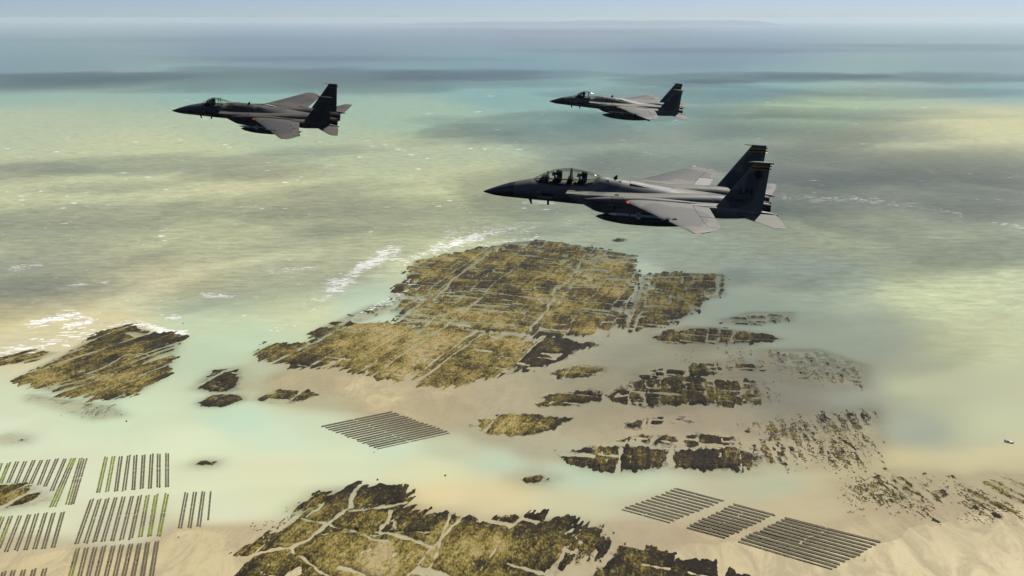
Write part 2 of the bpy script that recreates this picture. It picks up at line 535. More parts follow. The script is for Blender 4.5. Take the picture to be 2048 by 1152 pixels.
def reef(label, outline, tone=0.3, h=1.6, strike=16.0, pa=26.0, pb=15.0, open_a=0.6, open_b=0.55, wide=1.0,
         channels=(), blobs=(), pools=0.25, ragged=1.0, sub=0.0, seed=None, fringe=1.0, comb=11.0, grain=1.0, shift=1.0):
    """a low rock reef cut by joints into slabs: top-level thing > rock_slab parts"""
    REEF_COUNT[0] += 1
    seed = seed or 100 + 13 * REEF_COUNT[0]
    rg = np.random.default_rng(seed)
    P = [tuple(ground(*p)) for p in outline]
    REEF_POLYS.append(P)
    A = np.array(P)
    D = A[:, 1].mean()
    dx = max(0.62, 0.85 * D / 800)
    dy = dx * 1.7
    m = 14
    x = np.arange(A[:, 0].min() - m, A[:, 0].max() + m, dx)
    y = np.arange(A[:, 1].min() - m, A[:, 1].max() + m, dy)
    X, Y = np.meshgrid(x, y)
    sd = poly_sd(X, Y, P)
    s = R(strike)
    dirx, diry = math.sin(s), math.cos(s)
    # coordinates across and along the strike
    a = X * diry - Y * dirx + 5 * fbm(X / 70, Y / 70, seed, 3) + 1.0 * fbm(X / 9, Y / 9, seed + 4, 3)
    b = X * dirx + Y * diry + 7 * fbm(X / 60, Y / 60, seed + 9, 3) + 1.2 * fbm(X / 8, Y / 8, seed + 5, 3)
    # ragged edge, drawn out along the strike
    comb = comb * min(1.0, (np.ptp(A[:, 0]) + np.ptp(A[:, 1])) / 420) if ragged < 1.5 else comb
    wig = min(1.0, 0.35 + abs(A[:, 0].max() - A[:, 0].min()) / 150)
    edge = sd + wig * ragged * (7 * fbm(a / 14, b / 60, seed + 21, 4) + 5.0 * fbm(X / 6, Y / 9, seed + 22, 4) + 3.0 * fbm(X / 2.2, Y / 4, seed + 23, 2) * sstep(9, 0, sd) + comb * fbm(a / 2.6, b / 38, seed + 24, 3) * sstep(22, -2, sd))
    # joints along the strike
    la = [a.min() - 1]
    while la[-1] < a.max(): la.append(la[-1] + pa * rg.uniform(0.35, 1.7))
    la = np.array(la)
    wa = np.where(rg.random(len(la)) < open_a, rg.choice([0.5, 0.9, 1.4, 2.4], len(la), p=[.3, .35, .25, .1]) * wide, 0)
    e = np.full(X.shape, 99.0)
    rim = 1 + 1.3 * sstep(min(45, 0.16 * (np.ptp(A[:, 0]) + np.ptp(A[:, 1])) / 2), 0, sd)            # joints gape towards the rim
    iA = np.zeros(X.shape, int)
    for q, w in zip(la, wa):
        if w > 0:
            iA += (a > q)
            e = np.minimum(e, np.abs(a - q + 1.3 * fbm(X / 14, Y / 20, seed + 37, 3)) - w * rim * (0.9 + 0.9 * fbm(X / 30, Y / 40, seed + 38, 2)) + 1.3 * fbm(X / 3.5, Y / 7, seed + 33, 3))
    strip = np.searchsorted(la, a)
    iB = np.zeros(X.shape, int)
    for st in np.unique(strip):
        sel = strip == st
        bb = b[sel]
        q = bb.min() - rg.uniform(0, pb)
        cnt = np.zeros(bb.shape, int)
        ee = e[sel]
        xx, yy = X[sel], Y[sel]
        while q < bb.max():
            if rg.random() < open_b:
                w = rg.choice([0.7, 1.2, 2.0, 3.4], p=[.35, .35, .22, .08]) * wide * 1.3
                slope = rg.uniform(-0.12, 0.12)
                dd = bb - q - slope * (a[sel] - a[sel].mean())
                cnt += dd > 0
                ee = np.minimum(ee, np.abs(dd) - w * rim[sel] * (0.95 + 1.0 * fbm(xx / 25, yy / 40, seed + 39, 2)) + 1.9 * fbm(xx / 4, yy / 6, seed + 35, 3))
            q += pb * rg.uniform(0.4, 1.8)
        e[sel] = ee
        iB[sel] = cnt
    cid = iA * 1000 + iB
    sh_ = _hash(iA, iB, seed + 80)
    size = math.sqrt(abs(sum(P[i - 1][0] * P[i][1] - P[i][0] * P[i - 1][1] for i in range(len(P)))) / 2)
    edge = edge + shift * ragged * min(11, size * 0.06) * (sh_ - 0.5) + min(2.0, size * 0.02)
    edge = np.where((_hash(iB, iA, seed + 81) < 0.02) & (sd < 25) & (size > 120), -5.0, edge)
    e = np.minimum(e, edge)
    for pts, w in channels:
        cd = seg_dist(X + 5 * fbm(X / 22, Y / 26, seed + 41, 4), Y + 7 * fbm(X / 20, Y / 20, seed + 42, 3), [tuple(ground(*p)) for p in pts])
        e = np.minimum(e, cd - w * 0.42 + 1.5 * fbm(X / 4, Y / 7, seed + 43, 3))
    # tide pools
    pool = fbm(a / (4.5 * grain), b / (12 * grain), seed + 51, 4) + 0.45 * fbm(X / 40, Y / 60, seed + 53, 2)
    e = np.minimum(e, (pools and (0.95 - pools * 1.6 - pool) * 9) if pools else e)
    Z = np.where(e > 0, h * (0.35 + 0.65 * sstep(0, 3.5, e)) * (0.8 + 0.5 * fbm(X / 25, Y / 25, seed + 61, 3)) + 0.55 * fbm(X / 2.6, Y / 4.5, seed + 62, 3) * sstep(0, 1.5, e), -0.03 - 0.05 * np.maximum(-e, 0) + 0.05 * fbm(X / 3, Y / 5, seed + 64, 2)) - sub
    skirt = 0.25 + fringe * 5.5 * sstep(7, -3, edge) * np.clip(0.6 + 0.9 * fbm(X / 9, Y / 14, seed + 65, 3), 0, 1)
    Z = np.where(e > -skirt, Z, -0.9)
    bank = chart_at(A[:, 0].mean(keepdims=True), A[:, 1].mean(keepdims=True))[0][0]
    Z = Z + max(0.0, -bank)
    tn = tone + 0.36 * fbm(X / 45, Y / 70, seed + 71, 4) + 0.34 * fbm(X / 13, Y / 22, seed + 72, 3) + 0.14 * fbm(a / 5, b / 30, seed + 73, 3) + 0.26 * fbm(a / 1.7, b / 26, seed + 74, 3)
    tn = tn - 0.16 * (1 - sstep(0, 9, sd)) + 0.30 * sstep(0.2, -1.2, e) * sstep(2, 12, sd)
    for bx, by, br, bv in blobs:
        g = ground(bx, by)
        k = np.exp(-(((X - g[0]) / (br)) ** 2 + ((Y - g[1]) / (br * 1.6)) ** 2) + 0.6 * fbm(X / 18, Y / 18, seed + 75, 3))
        tn = tn + 0.75 * bv * np.clip(k, 0, 1)
    # quads
    NYq, NXq = X.shape
    base = (np.arange(NYq - 1)[:, None] * NXq + np.arange(NXq - 1)[None]).ravel()
    Q = np.stack([base, base + 1, base + NXq + 1, base + NXq], 1)
    ef = e.ravel()
    keep = ((e + skirt).ravel()[Q] > 0).any(1)
    Q = Q[keep]
    ids = cid.ravel()[Q[np.arange(len(Q)), np.argmax(ef[Q], 1)]]
    V = np.stack([X.ravel(), Y.ravel(), Z.ravel()], 1)
    tnf = tn.ravel()
    # split joints and channels into connected pieces
    grid = np.full((NYq - 1) * (NXq - 1), -1, np.int64)
    kidx = np.flatnonzero(keep)
    grid[kidx] = ids
    grid = grid.reshape(NYq - 1, NXq - 1)
    lab = np.where(grid >= 0, np.arange(grid.size).reshape(grid.shape) + 1, 0)
    for _ in range(400):
        old = lab.copy()
        for ax_ in (0, 1):
            for rev in (1, -1):
                sl0 = [slice(None)] * 2; sl1 = [slice(None)] * 2
                sl0[ax_], sl1[ax_] = (slice(None, -1), slice(1, None)) if rev > 0 else (slice(1, None), slice(None, -1))
                sl0, sl1 = tuple(sl0), tuple(sl1)
                same = grid[sl0] == grid[sl1]
                lab[sl1] = np.where(same, np.maximum(lab[sl1], lab[sl0]), lab[sl1])
        if (lab == old).all(): break
    ids = lab.ravel()[kidx]
    c0 = A.mean(0)
    root = empty('rock_reef', (c0[0], c0[1], 0))
    tag(root, label, 'reef', 'rock reefs bared by the tide')
    V = V - np.array([c0[0], c0[1], 0])
    u, cnt = np.unique(ids, return_counts=True)
    order = u[np.argsort(-cnt)]
    cn = dict(zip(u, cnt))
    big = [q for q in order if cn[q] >= 14][:290]
    bigset = set(big)
    groups = [(q, ids == q) for q in big]
    small = ~np.isin(ids, big)
    if small.sum() > 0: groups.append((None, small))
    for q, sel in groups:
        fq = Q[sel]
        vi, inv = np.unique(fq, return_inverse=True)
        o = fast_mesh('rock_slab' if q is not None else 'rock_rubble', V[vi], inv.reshape(fq.shape), M['reef'], root)
        set_attr(o, 'tone', tnf[vi])
        if q is None: o['kind'] = 'stuff'
    return root


reef('large olive seaweed reef below the nearest jet, cut by a brown sand path',
     [(790, 590), (815, 555), (828, 522), (870, 514), (905, 508), (960, 497), (1020, 485), (1080, 480), (1150, 490), (1215, 500), (1270, 512), (1266, 530), (1278, 548), (1262, 580), (1240, 620), (1225, 655), (1205, 670), (1120, 672), (1065, 668), (1000, 664), (930, 657), (870, 654), (805, 648), (790, 620)],
     tone=0.40, pa=20, pb=15, open_a=.75, open_b=.7, wide=.85, pools=0.27,
     channels=[([(1275, 543), (1180, 558), (1110, 575), (1106, 605), (1062, 662)], 4.5), ([(800, 600), (870, 588), (960, 582), (1040, 592), (1100, 602)], 5), ([(800, 628), (870, 634), (930, 616), (1010, 622), (1082, 626)], 6), ([(810, 646), (900, 640), (1000, 648), (1064, 655)], 3.5), ([(868, 600), (905, 562), (950, 524), (985, 500)], 4.0), ([(1128, 572), (1150, 540), (1185, 498)], 3.0)],
     blobs=[(1100, 490, 60, -.2), (830, 560, 40, -.15), (1180, 600, 50, -.06)])
reef('dark square-jointed reef block right of the brown sand path',
     [(1286, 550), (1350, 545), (1446, 549), (1447, 590), (1405, 602), (1390, 622), (1330, 650), (1272, 662), (1240, 655), (1266, 600)],
     tone=0.3, pa=17, pb=12, open_a=.85, open_b=.75, wide=1.0, pools=0.3, strike=12)
reef('broad tan and olive reef below the largest reef, tapering to the left',
     [(520, 705), (545, 691), (622, 690), (642, 664), (700, 648), (800, 650), (870, 655), (950, 664), (1040, 672), (1058, 690), (1040, 720), (1020, 745), (950, 760), (880, 768), (780, 763), (720, 752), (680, 738), (600, 729), (540, 718)],
     tone=0.50, pa=16, pb=26, open_a=.6, open_b=.4, wide=.6, pools=0.29, strike=22, blobs=[(760, 720, 40, .12), (540, 705, 30, -.25), (880, 690, 50, -.1)])
reef('small dark two-piece reef at the right tip of the tan reef',
     [(1062, 682), (1110, 678), (1188, 689), (1150, 700), (1118, 716), (1070, 736), (1030, 742)], tone=0.24, pa=14, pb=22, strike=18)
reef('thin broken line of dark slabs left of the large olive reef',
     [(622, 668), (650, 652), (700, 632), (742, 612), (780, 606), (790, 620), (730, 640), (690, 655), (640, 672)], tone=0.26, pa=12, pb=14, open_a=.9, open_b=.9, wide=1.9, pools=.42)
reef('diamond shaped olive reef at the far left edge of the shallows',
     [(38, 757), (75, 736), (140, 702), (205, 664), (266, 647), (300, 668), (366, 670), (352, 692), (340, 722), (318, 757), (270, 786), (230, 798), (150, 791), (80, 777)],
     tone=0.33, pa=17, pb=60, open_a=.7, open_b=.35, wide=.9, strike=30, pools=.24, blobs=[(150, 770, 50, .16), (320, 690, 40, -.22), (250, 660, 40, -.2)],
     channels=[([(205, 735), (255, 708), (300, 712)], 3.0)])
reef('streaky brown reef tail at the left edge beside the diamond reef',
     [(-40, 722), (10, 712), (60, 703), (112, 706), (70, 722), (10, 728), (-40, 732)], tone=0.3, pa=9, pb=30, open_a=.85, wide=1.4, strike=30, pools=.35)
reef('chains of half drowned rocks below the diamond reef',
     [(60, 790), (130, 800), (220, 812), (245, 832), (190, 838), (110, 812), (60, 800)], tone=0.42, pa=9, pb=10, open_a=.9, open_b=.9, wide=1.8, strike=30, pools=.5, h=.6, sub=.15)
reef('small dark reef block in the channel, larger of two',
     [(394, 777), (430, 741), (470, 738), (479, 776), (440, 786)], tone=0.2, pa=11, pb=24, strike=26)
reef('small striped reef just below the dark block in the channel',
     [(398, 806), (425, 793), (470, 790), (484, 800), (440, 813), (408, 813)], tone=0.3, pa=7, pb=26, strike=28)
reef('small brown reef on the sand left of the tan reef foot',
     [(522, 798), (560, 781), (600, 774), (634, 790), (600, 801), (560, 804)], tone=0.36, pa=12, pb=16, wide=.8, pools=.26)
reef('oval reef with yellow green middle right of the diamond of oyster rows',
     [(942, 850), (975, 831), (1060, 831), (1138, 838), (1110, 860), (1030, 869), (980, 868)], tone=0.26, pa=30, pb=40, open_a=.3, open_b=.3, blobs=[(1040, 852, 18, .45)], strike=20)
reef('long dark brown reef in front of the drowned rock streaks',
     [(1128, 911), (1200, 898), (1360, 901), (1470, 895), (1521, 914), (1500, 936), (1420, 943), (1330, 930), (1240, 943), (1180, 935)],
     tone=0.2, pa=24, pb=22, open_a=.55, open_b=.5, blobs=[(1180, 916, 16, .2)], strike=14)
reef('tiny olive islet alone in the pale channel',
     [(1038, 957), (1070, 948), (1101, 955), (1086, 966), (1050, 966)], tone=0.36, pa=30, pb=30, open_a=.2, open_b=.2)
reef('brown reef with red sand flank right of the dark square reef',
     [(1318, 675), (1380, 655), (1430, 656), (1500, 665), (1562, 678), (1500, 685), (1400, 685), (1330, 683)], tone=0.24, pa=17, pb=13, open_a=.7, open_b=.5, wide=.8, pools=.2, strike=16)
reef('slim brown reef pair under the right tip of the tan reef',
     [(1098, 746), (1150, 732), (1212, 735), (1190, 751), (1120, 756)], tone=0.26, pa=30, pb=10, open_a=.4, open_b=.7, wide=.7, pools=.22)
reef('lens shaped brown reef above the oval reef',
     [(1056, 803), (1120, 786), (1202, 782), (1196, 800), (1130, 811), (1080, 812)], tone=0.3, pa=30, pb=12, open_a=.3, open_b=.4, wide=.7, pools=.2)
reef('blocky dark reef like a broken wall right of centre',
     [(1220, 798), (1262, 766), (1380, 754), (1507, 759), (1507, 806), (1400, 809), (1290, 813)], tone=0.2, pa=14, pb=16, open_a=.85, open_b=.75, wide=1.0, pools=.28, strike=10)
reef('scattered blocks just above the broken wall reef',
     [(1275, 750), (1300, 738), (1370, 736), (1480, 725), (1520, 738), (1440, 745), (1370, 752), (1290, 757)], tone=0.2, pa=12, pb=12, open_a=.9, open_b=.85, wide=1.3, pools=.34, strike=10, fringe=.3)
reef('dashes of dark rock breaking the water far right of the square reef',
     [(1445, 640), (1500, 625), (1585, 625), (1580, 642), (1500, 650), (1450, 648)], tone=0.1, pa=14, pb=9, open_a=.9, open_b=.9, wide=1.6, pools=.42, h=.6, sub=.1, strike=8, fringe=0)
reef('small broken slabs above the long dark brown reef',
     [(1240, 850), (1300, 838), (1370, 832), (1380, 842), (1300, 852), (1250, 856)], tone=0.2, pa=10, pb=10, open_a=.9, open_b=.9, wide=1.1, pools=.34)
reef('row of four low slabs resting just behind the long dark brown reef',
     [(1225, 884), (1290, 874), (1400, 872), (1470, 874), (1465, 892), (1380, 892), (1300, 884), (1240, 888)], tone=0.2, pa=12, pb=12, open_a=.85, open_b=.8, wide=1.1, pools=.3)
reef('huge foreground reef of dark weed and tan rock at the bottom edge',
     [(478, 1106), (510, 1086), (560, 1055), (588, 1042), (594, 1018), (640, 985), (720, 975), (790, 979), (808, 994), (800, 1006), (850, 1019), (900, 1028), (960, 1045), (1050, 1040), (1150, 1050), (1200, 1068), (1213, 1088), (1180, 1102), (1130, 1132), (1060, 1165), (1000, 1240), (560, 1240), (510, 1160)],
     tone=0.19, pa=24, pb=26, open_a=.4, open_b=.4, wide=.7, pools=.24, strike=24,
     channels=[([(716, 976), (701, 1011), (658, 1046), (632, 1067), (576, 1095), (480, 1118)], 3.4), ([(588, 1031), (632, 1044), (663, 1048), (698, 1062), (747, 1077), (780, 1085)], 2.4), ([(576, 1097), (622, 1130), (673, 1150), (700, 1190)], 2.8), ([(785, 1018), (767, 1064)], 2.6), ([(900, 1022), (876, 1087), (855, 1140), (840, 1200)], 2.4), ([(642, 1069), (740, 1070), (860, 1068)], 1.8), ([(701, 1019), (764, 1008), (815, 1002)], 4.0)],
     blobs=[(800, 1120, 28, .5), (720, 1135, 22, .35), (900, 1110, 26, .4), (520, 1135, 20, .42), (960, 1140, 20, .3), (840, 1030, 14, .3), (690, 995, 14, .16), (1080, 1080, 40, -.08)])
reef('dark weedy reef at the bottom edge right of the huge foreground reef',
     [(1196, 1170), (1215, 1130), (1245, 1098), (1292, 1094), (1352, 1106), (1338, 1120), (1430, 1126), (1470, 1142), (1520, 1170), (1500, 1240), (1200, 1240)],
     tone=0.2, pa=40, pb=34, open_a=.4, open_b=.3, wide=.9, pools=.2, strike=14)
reef('lens shaped brown reef among the oyster rows at the left edge',
     [(-60, 995), (0, 974), (40, 971), (86, 985), (90, 1000), (40, 1010), (-60, 1022)], tone=0.4, pa=9, pb=60, open_a=.5, open_b=.1, wide=.7, strike=32, pools=.2)
reef('three tiny rocks at the left edge above the oyster rows',
     [(-10, 878), (20, 871), (52, 876), (50, 884), (10, 886)], tone=0.3, pa=9, pb=14, open_a=.9, wide=1.5, pools=.45, strike=30)
reef('two tiny rocks right of the upper oyster rows',
     [(390, 928), (405, 922), (430, 924), (426, 931), (400, 931)], tone=0.3, pa=12, pb=14, open_a=.5, pools=.3)
reef('single flat rock below the nearest jet in open water',
     [(1222, 480), (1240, 475), (1256, 478), (1250, 484), (1228, 484)], tone=0.15, pa=20, pb=14, open_a=.6, open_b=.6, h=.35, sub=.12)


reef('fan of drowned brown rock streaks right of the long dark brown reef',
     [(1515, 850), (1600, 832), (1745, 822), (1752, 880), (1742, 938), (1640, 934), (1530, 925), (1500, 890)], tone=0.28, pa=7, pb=16, open_a=1, open_b=.5, wide=1.1, pools=.56, h=.45, sub=.11, strike=3, ragged=1.6, fringe=0, grain=.42, shift=.15)
reef('faint brown rock streaks on the sand above the long slanting oyster block',
     [(1680, 965), (1790, 945), (1905, 955), (1910, 1020), (1850, 1032), (1760, 1010), (1690, 990)], tone=0.28, pa=7, pb=16, open_a=1, open_b=.5, wide=1.3, pools=.6, h=.45, sub=.11, strike=-14, ragged=1.6, fringe=0, grain=.42, shift=.15)
reef('slanting brown rock streaks at the right edge of the sand',
     [(1915, 965), (1990, 950), (2090, 960), (2100, 1050), (2020, 1045), (1940, 1020)], tone=0.28, pa=7, pb=22, open_a=1, open_b=.4, wide=1.1, pools=.56, h=.5, sub=.11, strike=-24, ragged=1.6, fringe=0, grain=.42, shift=.15)
reef('grey drowned rock streaks under water right of the broken wall reef',
     [(1530, 700), (1640, 700), (1730, 730), (1720, 770), (1600, 765), (1520, 740)], tone=0.2, pa=8, pb=7, open_a=.9, open_b=.9, wide=1.4, pools=.5, h=.3, sub=.2, strike=8, ragged=1.6, fringe=0, grain=.42, shift=.15)


# the water is thin over the drowned margins of the reefs
_near = (gy < 1750) & (gy > 350) & (np.abs(gx) < 1000)
_d = np.full(int(_near.sum()), 1e9)
for P_ in REEF_POLYS:
    _A = np.array(P_)
    _m = (gx[_near] > _A[:, 0].min() - 40) & (gx[_near] < _A[:, 0].max() + 40) & (gy[_near] > _A[:, 1].min() - 40) & (gy[_near] < _A[:, 1].max() + 40)
    _i = np.flatnonzero(_m)
    _d[_i] = np.minimum(_d[_i], -poly_sd(gx[_near][_i], gy[_near][_i], P_))
_att = dep.copy()
_n = np.flatnonzero(_near)
_att[_n] = np.minimum(dep[_n], 0.085 + (np.maximum(dep[_n], 0.1) - 0.085) * sstep(-3, 22, _d))
sea.data.attributes['depth'].data.foreach_set('value', _att.astype(np.float32))

# ------------------------------------------------------------------ drowned boulders in streaks (nobody could count them)
def boulders():
    zones = [  # px0, px1, py0, py1, count, submerged z, stripe period m, strike deg
        (1525, 1610, 835, 935, 420, -0.02, 9, 6), (1600, 1745, 880, 938, 520, 0.0, 8, 4), (1640, 1740, 822, 860, 150, -0.02, 10, 2), (1600, 1740, 838, 885, 120, -0.1, 10, 3),
        (1690, 1840, 950, 1030, 330, 0.02, 9, -12), (1790, 1900, 962, 1025, 240, 0.02, 8, -18), (1925, 2048, 958, 1045, 480, 0.0, 8, -24), (1540, 1720, 705, 770, 170, -0.22, 10, 8), (1640, 1720, 735, 748, 90, -0.1, 8, 5),
        (1500, 1560, 765, 806, 170, -0.1, 8, 8), (1270, 1450, 510, 545, 240, -0.35, 12, 8), (1390, 1480, 555, 575, 100, -0.3, 10, 8), (1380, 1560, 690, 735, 160, -0.05, 10, 8), (1060, 1120, 455, 480, 0, -.3, 10, 8),
        (600, 800, 590, 660, 160, -0.25, 10, 20), (340, 372, 672, 740, 90, -0.25, 6, 30), (120, 250, 800, 836, 90, -.1, 7, 30), (1140, 1215, 1050, 1112, 260, 0.1, 9, 20), (480, 620, 1010, 1060, 80, .05, 9, 20), (1340, 1440, 700, 735, 60, -.1, 9, 8),
    ]
    V, Fq, T = [], [], []
    nv = 0
    t = (1 + 5 ** .5) / 2
    for (x0, x1, y0, y1, n, zs, per, st) in zones:
        n = int(n * 1.1)
        made = 0
        tries = 0
        while made < n and tries < n * 12:
            tries += 1
            g = ground((x0 + x1) / 2 + (x1 - x0) * 0.62 * (rng.random() + rng.random() - 1), (y0 + y1) / 2 + (y1 - y0) * 0.62 * (rng.random() + rng.random() - 1))
            s = R(st)
            a = g[0] * math.cos(s) - g[1] * math.sin(s)
            b = g[0] * math.sin(s) + g[1] * math.cos(s)
            ph = (a / per + 0.8 * float(fbm(np.array([g[0] / 25]), np.array([g[1] / 40]), 7, 2)[0])) % 1
            if abs(ph - 0.5) > 0.10 + 0.38 * rng.random() ** 2: continue
            if float(fbm(np.array([a / 18]), np.array([b / 30]), 11, 3)[0]) < -0.02 + 0.25 * rng.random() - 0.1: continue
            rad = rng.uniform(0.2, 0.62) * (1 + 0.5 * rng.random() ** 3) * (g[1] / 800) ** 0.5
            k = 8
            th0 = rng.uniform(0, 6.28)
            base = nv
            long_ = rng.uniform(1.2, 2.6)
            for ring, (rr, zz) in enumerate(((1.0, -0.5), (0.85, 0.28), (0.45, 0.45))):
                for q in range(k):
                    an = th0 + 2 * math.pi * q / k
                    r_ = rad * rr * rng.uniform(0.7, 1.25)
                    lx, ly = r_ * math.cos(an), r_ * math.sin(an) * long_
                    V.append((g[0] + lx * math.cos(s) + ly * math.sin(s), g[1] - lx * math.sin(s) + ly * math.cos(s), zs + zz * rad * 0.5 * rng.uniform(.7, 1.2)))
                    nv += 1
            for ring in range(2):
                for q in range(k):
                    Fq.append((base + ring * k + q, base + ring * k + (q + 1) % k, base + (ring + 1) * k + (q + 1) % k, base + (ring + 1) * k + q))
            Fq.append(tuple(base + 2 * k + q for q in range(k)))
            T += [rng.uniform(0.12, 0.45)] * (3 * k)
            made += 1
    o = make('weedy_boulders', V, Fq, M['reef'], smooth=60)
    set_attr(o, 'tone', np.array(T))
    tag(o, 'streaks of small weed covered boulders half drowned in shallow water', kind='stuff')


boulders()


# ------------------------------------------------------------------ foam of breaking waves and whitecaps
def foam():
    V, Fq = [], []

    def flake(gx_, gy_, ln, wd, ang):
        base = len(V)
        k = 9
        ca, sa = math.cos(ang), math.sin(ang)
        V.append((gx_, gy_, 0.16))
        for q in range(k):
            an = 2 * math.pi * q / k
            r_ = rng.uniform(0.35, 1.15)
            lx, ly = ln * r_ * math.cos(an), wd * r_ * math.sin(an)
            V.append((gx_ + lx * ca - ly * sa, gy_ + lx * sa + ly * ca, 0.03))
        for q in range(k):
            Fq.append((base, base + 1 + q, base + 1 + (q + 1) % k))

    # surf bands: polyline, half height px, count
    bands = [([(655, 580), (690, 560), (740, 525), (800, 497)], 13, 620, 1.0), ([(860, 500), (940, 478), (985, 466)], 8, 420, 1.0), ([(880, 470), (960, 462), (1070, 455)], 14, 240, .8), ([(600, 625), (660, 590), (700, 560)], 16, 110, .6),
             ([(60, 650), (120, 635), (165, 630)], 8, 220, .9), ([(130, 655), (190, 640)], 5, 110, .9), ([(0, 712), (80, 690), (160, 672), (240, 655)], 12, 220, .8), ([(250, 648), (290, 650), (330, 662), (372, 667)], 7, 170, .8),
             ([(405, 590), (465, 594)], 4, 110, .8), ([(330, 637), (358, 634)], 3, 40, .7), ([(20, 540), (80, 528)], 6, 150, .6), ([(140, 571), (175, 567)], 3, 50, .8), ([(205, 565), (215, 563)], 2, 14, .8), ([(530, 542), (630, 536)], 4, 80, .6),
             ([(1555, 392), (1650, 398), (1740, 400)], 7, 260, .9), ([(1700, 398), (1830, 412), (1935, 432)], 6, 240, .9), ([(1990, 445), (2048, 455)], 4, 60, .9), ([(1050, 403), (1105, 406)], 4, 110, .9), ([(820, 560), (795, 592)], 8, 120, .6), ([(960, 492), (1030, 480), (1090, 474)], 5, 110, .6), ([(785, 600), (760, 612), (720, 625)], 7, 70, .5), ([(790, 530), (830, 512), (900, 503)], 7, 130, .7),
             ([(600, 640), (540, 660)], 8, 30, .4), ([(1130, 450), (1200, 462)], 8, 26, .6)]
    for pts, hh, n, sc in bands:
        seg = [math.dist(p, q) for p, q in zip(pts[:-1], pts[1:])]
        for _ in range(n):
            r_ = rng.uniform(0, sum(seg))
            i = 0
            while r_ > seg[i] and i < len(seg) - 1:
                r_ -= seg[i]
                i += 1
            f = r_ / seg[i]
            px = pts[i][0] + (pts[i + 1][0] - pts[i][0]) * f
            py = pts[i][1] + (pts[i + 1][1] - pts[i][1]) * f
            cl = math.sin(px * 0.12) * 0.5 + math.sin(px * 0.31 + 1) * 0.5
            py += rng.normal(0, hh * 0.5) + cl * hh * 0.3
            px += rng.normal(0, 5)
            g = ground(px, py)
            s_ = sc * (0.35 + rng.random() ** 3 * 1.9)
            flake(g[0], g[1], 2.7 * s_ * (1 + 1.6 * (rng.random() < .25)), 1.3 * s_, rng.normal(0.12, 0.25))
    # whitecaps over the open sea
    for _ in range(2200):
        py = 70 + 420 * rng.random() ** 1.25
        px = rng.uniform(-150, 2200)
        if py > 380 and px > 1150 and py > 420: continue
        g = ground(px, py)
        if float(fbm(np.array([px / 120]), np.array([py / 22]), 77, 4)[0]) < 0.05 and rng.random() < .85: continue
        big = rng.random() ** 5
        k = (g[1] / 2000) ** 0.75
        flake(g[0], g[1], (1.3 + 4.6 * big) * k * 1.65, (0.9 + 2.0 * big) * k * 2.25, rng.normal(0.0, 0.2))
    for _ in range(260):
        px, py = rng.uniform(-50, 640), rng.uniform(420, 640)
        g = ground(px, py)
        s_ = .4 + 1.4 * rng.random() ** 4
        flake(g[0], g[1], 1.8 * s_, 0.9 * s_, rng.normal(0.1, 0.2))
    o = make('wave_foam', V, Fq, M['foam'])
    tag(o, 'white foam of breaking waves and scattered whitecaps on the sea', kind='stuff')


foam()


# ------------------------------------------------------------------ oyster trestles in rows
ORD = ['first', 'second', 'third', 'fourth', 'fifth', 'sixth', 'seventh', 'eighth', 'ninth', 'tenth', 'eleventh', 'twelfth', 'thirteenth', 'fourteenth', 'fifteenth', 'sixteenth']


def bag_line_mesh(name, n, seed, mat):
    """one line of iron trestles carrying flat oyster bags, unit spacing 1 m along x, centred"""
    rg = random.Random(seed)
    V, F = [], []

    def box(x0, x1, y0, y1, z0, z1, taper=0.0, tilt=0.0):
        b = len(V)
        for z, t in ((z0, 0), (z1, taper)):
            V.extend([(x0 + t, y0 + t, z - tilt), (x1 - t, y0 + t, z - tilt), (x1 - t, y1 - t, z + tilt), (x0 + t, y1 - t, z + tilt)])
        F.extend([(b, b + 3, b + 2, b + 1), (b + 4, b + 5, b + 6, b + 7), (b, b + 1, b + 5, b + 4), (b + 1, b + 2, b + 6, b + 5), (b + 2, b + 3, b + 7, b + 6), (b + 3, b, b + 4, b + 7)])
    skip = 0
    for i in range(n):
        x = i - n / 2
        if rg.random() < 0.006: skip = rg.randint(1, 2)
        if skip > 0:
            skip -= 1
            continue
        w = rg.uniform(.44, .6)
        box(x + .02, x + .98, -w, w, 0.52, 0.52 + rg.uniform(.14, .20), .06, rg.uniform(-.03, .03))
    for y in (-.36, .36):
        box(-n / 2, n / 2, y - .02, y + .02, .48, .515)
    for i in range(0, n + 1, 3):
        for y in (-.36, .36):
            box(i - n / 2 - .02, i - n / 2 + .02, y - .016, y + .016, -0.7, .48)
    me = bpy.data.meshes.new(name)
    me.from_pydata(V, [], F)
    me.materials.append(mat)
    me.update()
    return me


LINES = {g: [bag_line_mesh('trestle_line', 72, 40 + k, M['trestle_green' if g else 'trestle']) for k in range(3)] for g in (0, 1)}


def trestle_row(p_top, p_bot, label, group, lines=2, green=0, gap=1.55, sub=0.0):
    a, b = ground(*p_top), ground(*p_bot)
    d = b - a
    L = float(np.hypot(*d))
    c = (a + b) / 2
    dep_here = float(chart_at(c[None, 0], c[None, 1])[0][0])
    root = empty('oyster_trestle_row', (c[0], c[1], -min(max(dep_here, -.3), .35) - sub), (0, 0, math.atan2(d[1], d[0]) + R(random.uniform(-.5, .5))))
    tag(root, label, 'oyster trestles', group)
    for k in range(lines):
        me = LINES[1 if (green and (green > 1 or k == random.randrange(2))) else 0][random.randrange(3)]
        o = bpy.data.objects.new('trestle_line', me)
        o.location = (random.uniform(-.8, .8), (k - (lines - 1) / 2) * gap, random.uniform(-.04, .04))
        o.scale = (L / 72 * random.uniform(.965, 1.0), random.uniform(.9, 1.12), 1)
        o.rotation_euler = (0, 0, R(random.uniform(-.25, .25)))
        link(o, root)


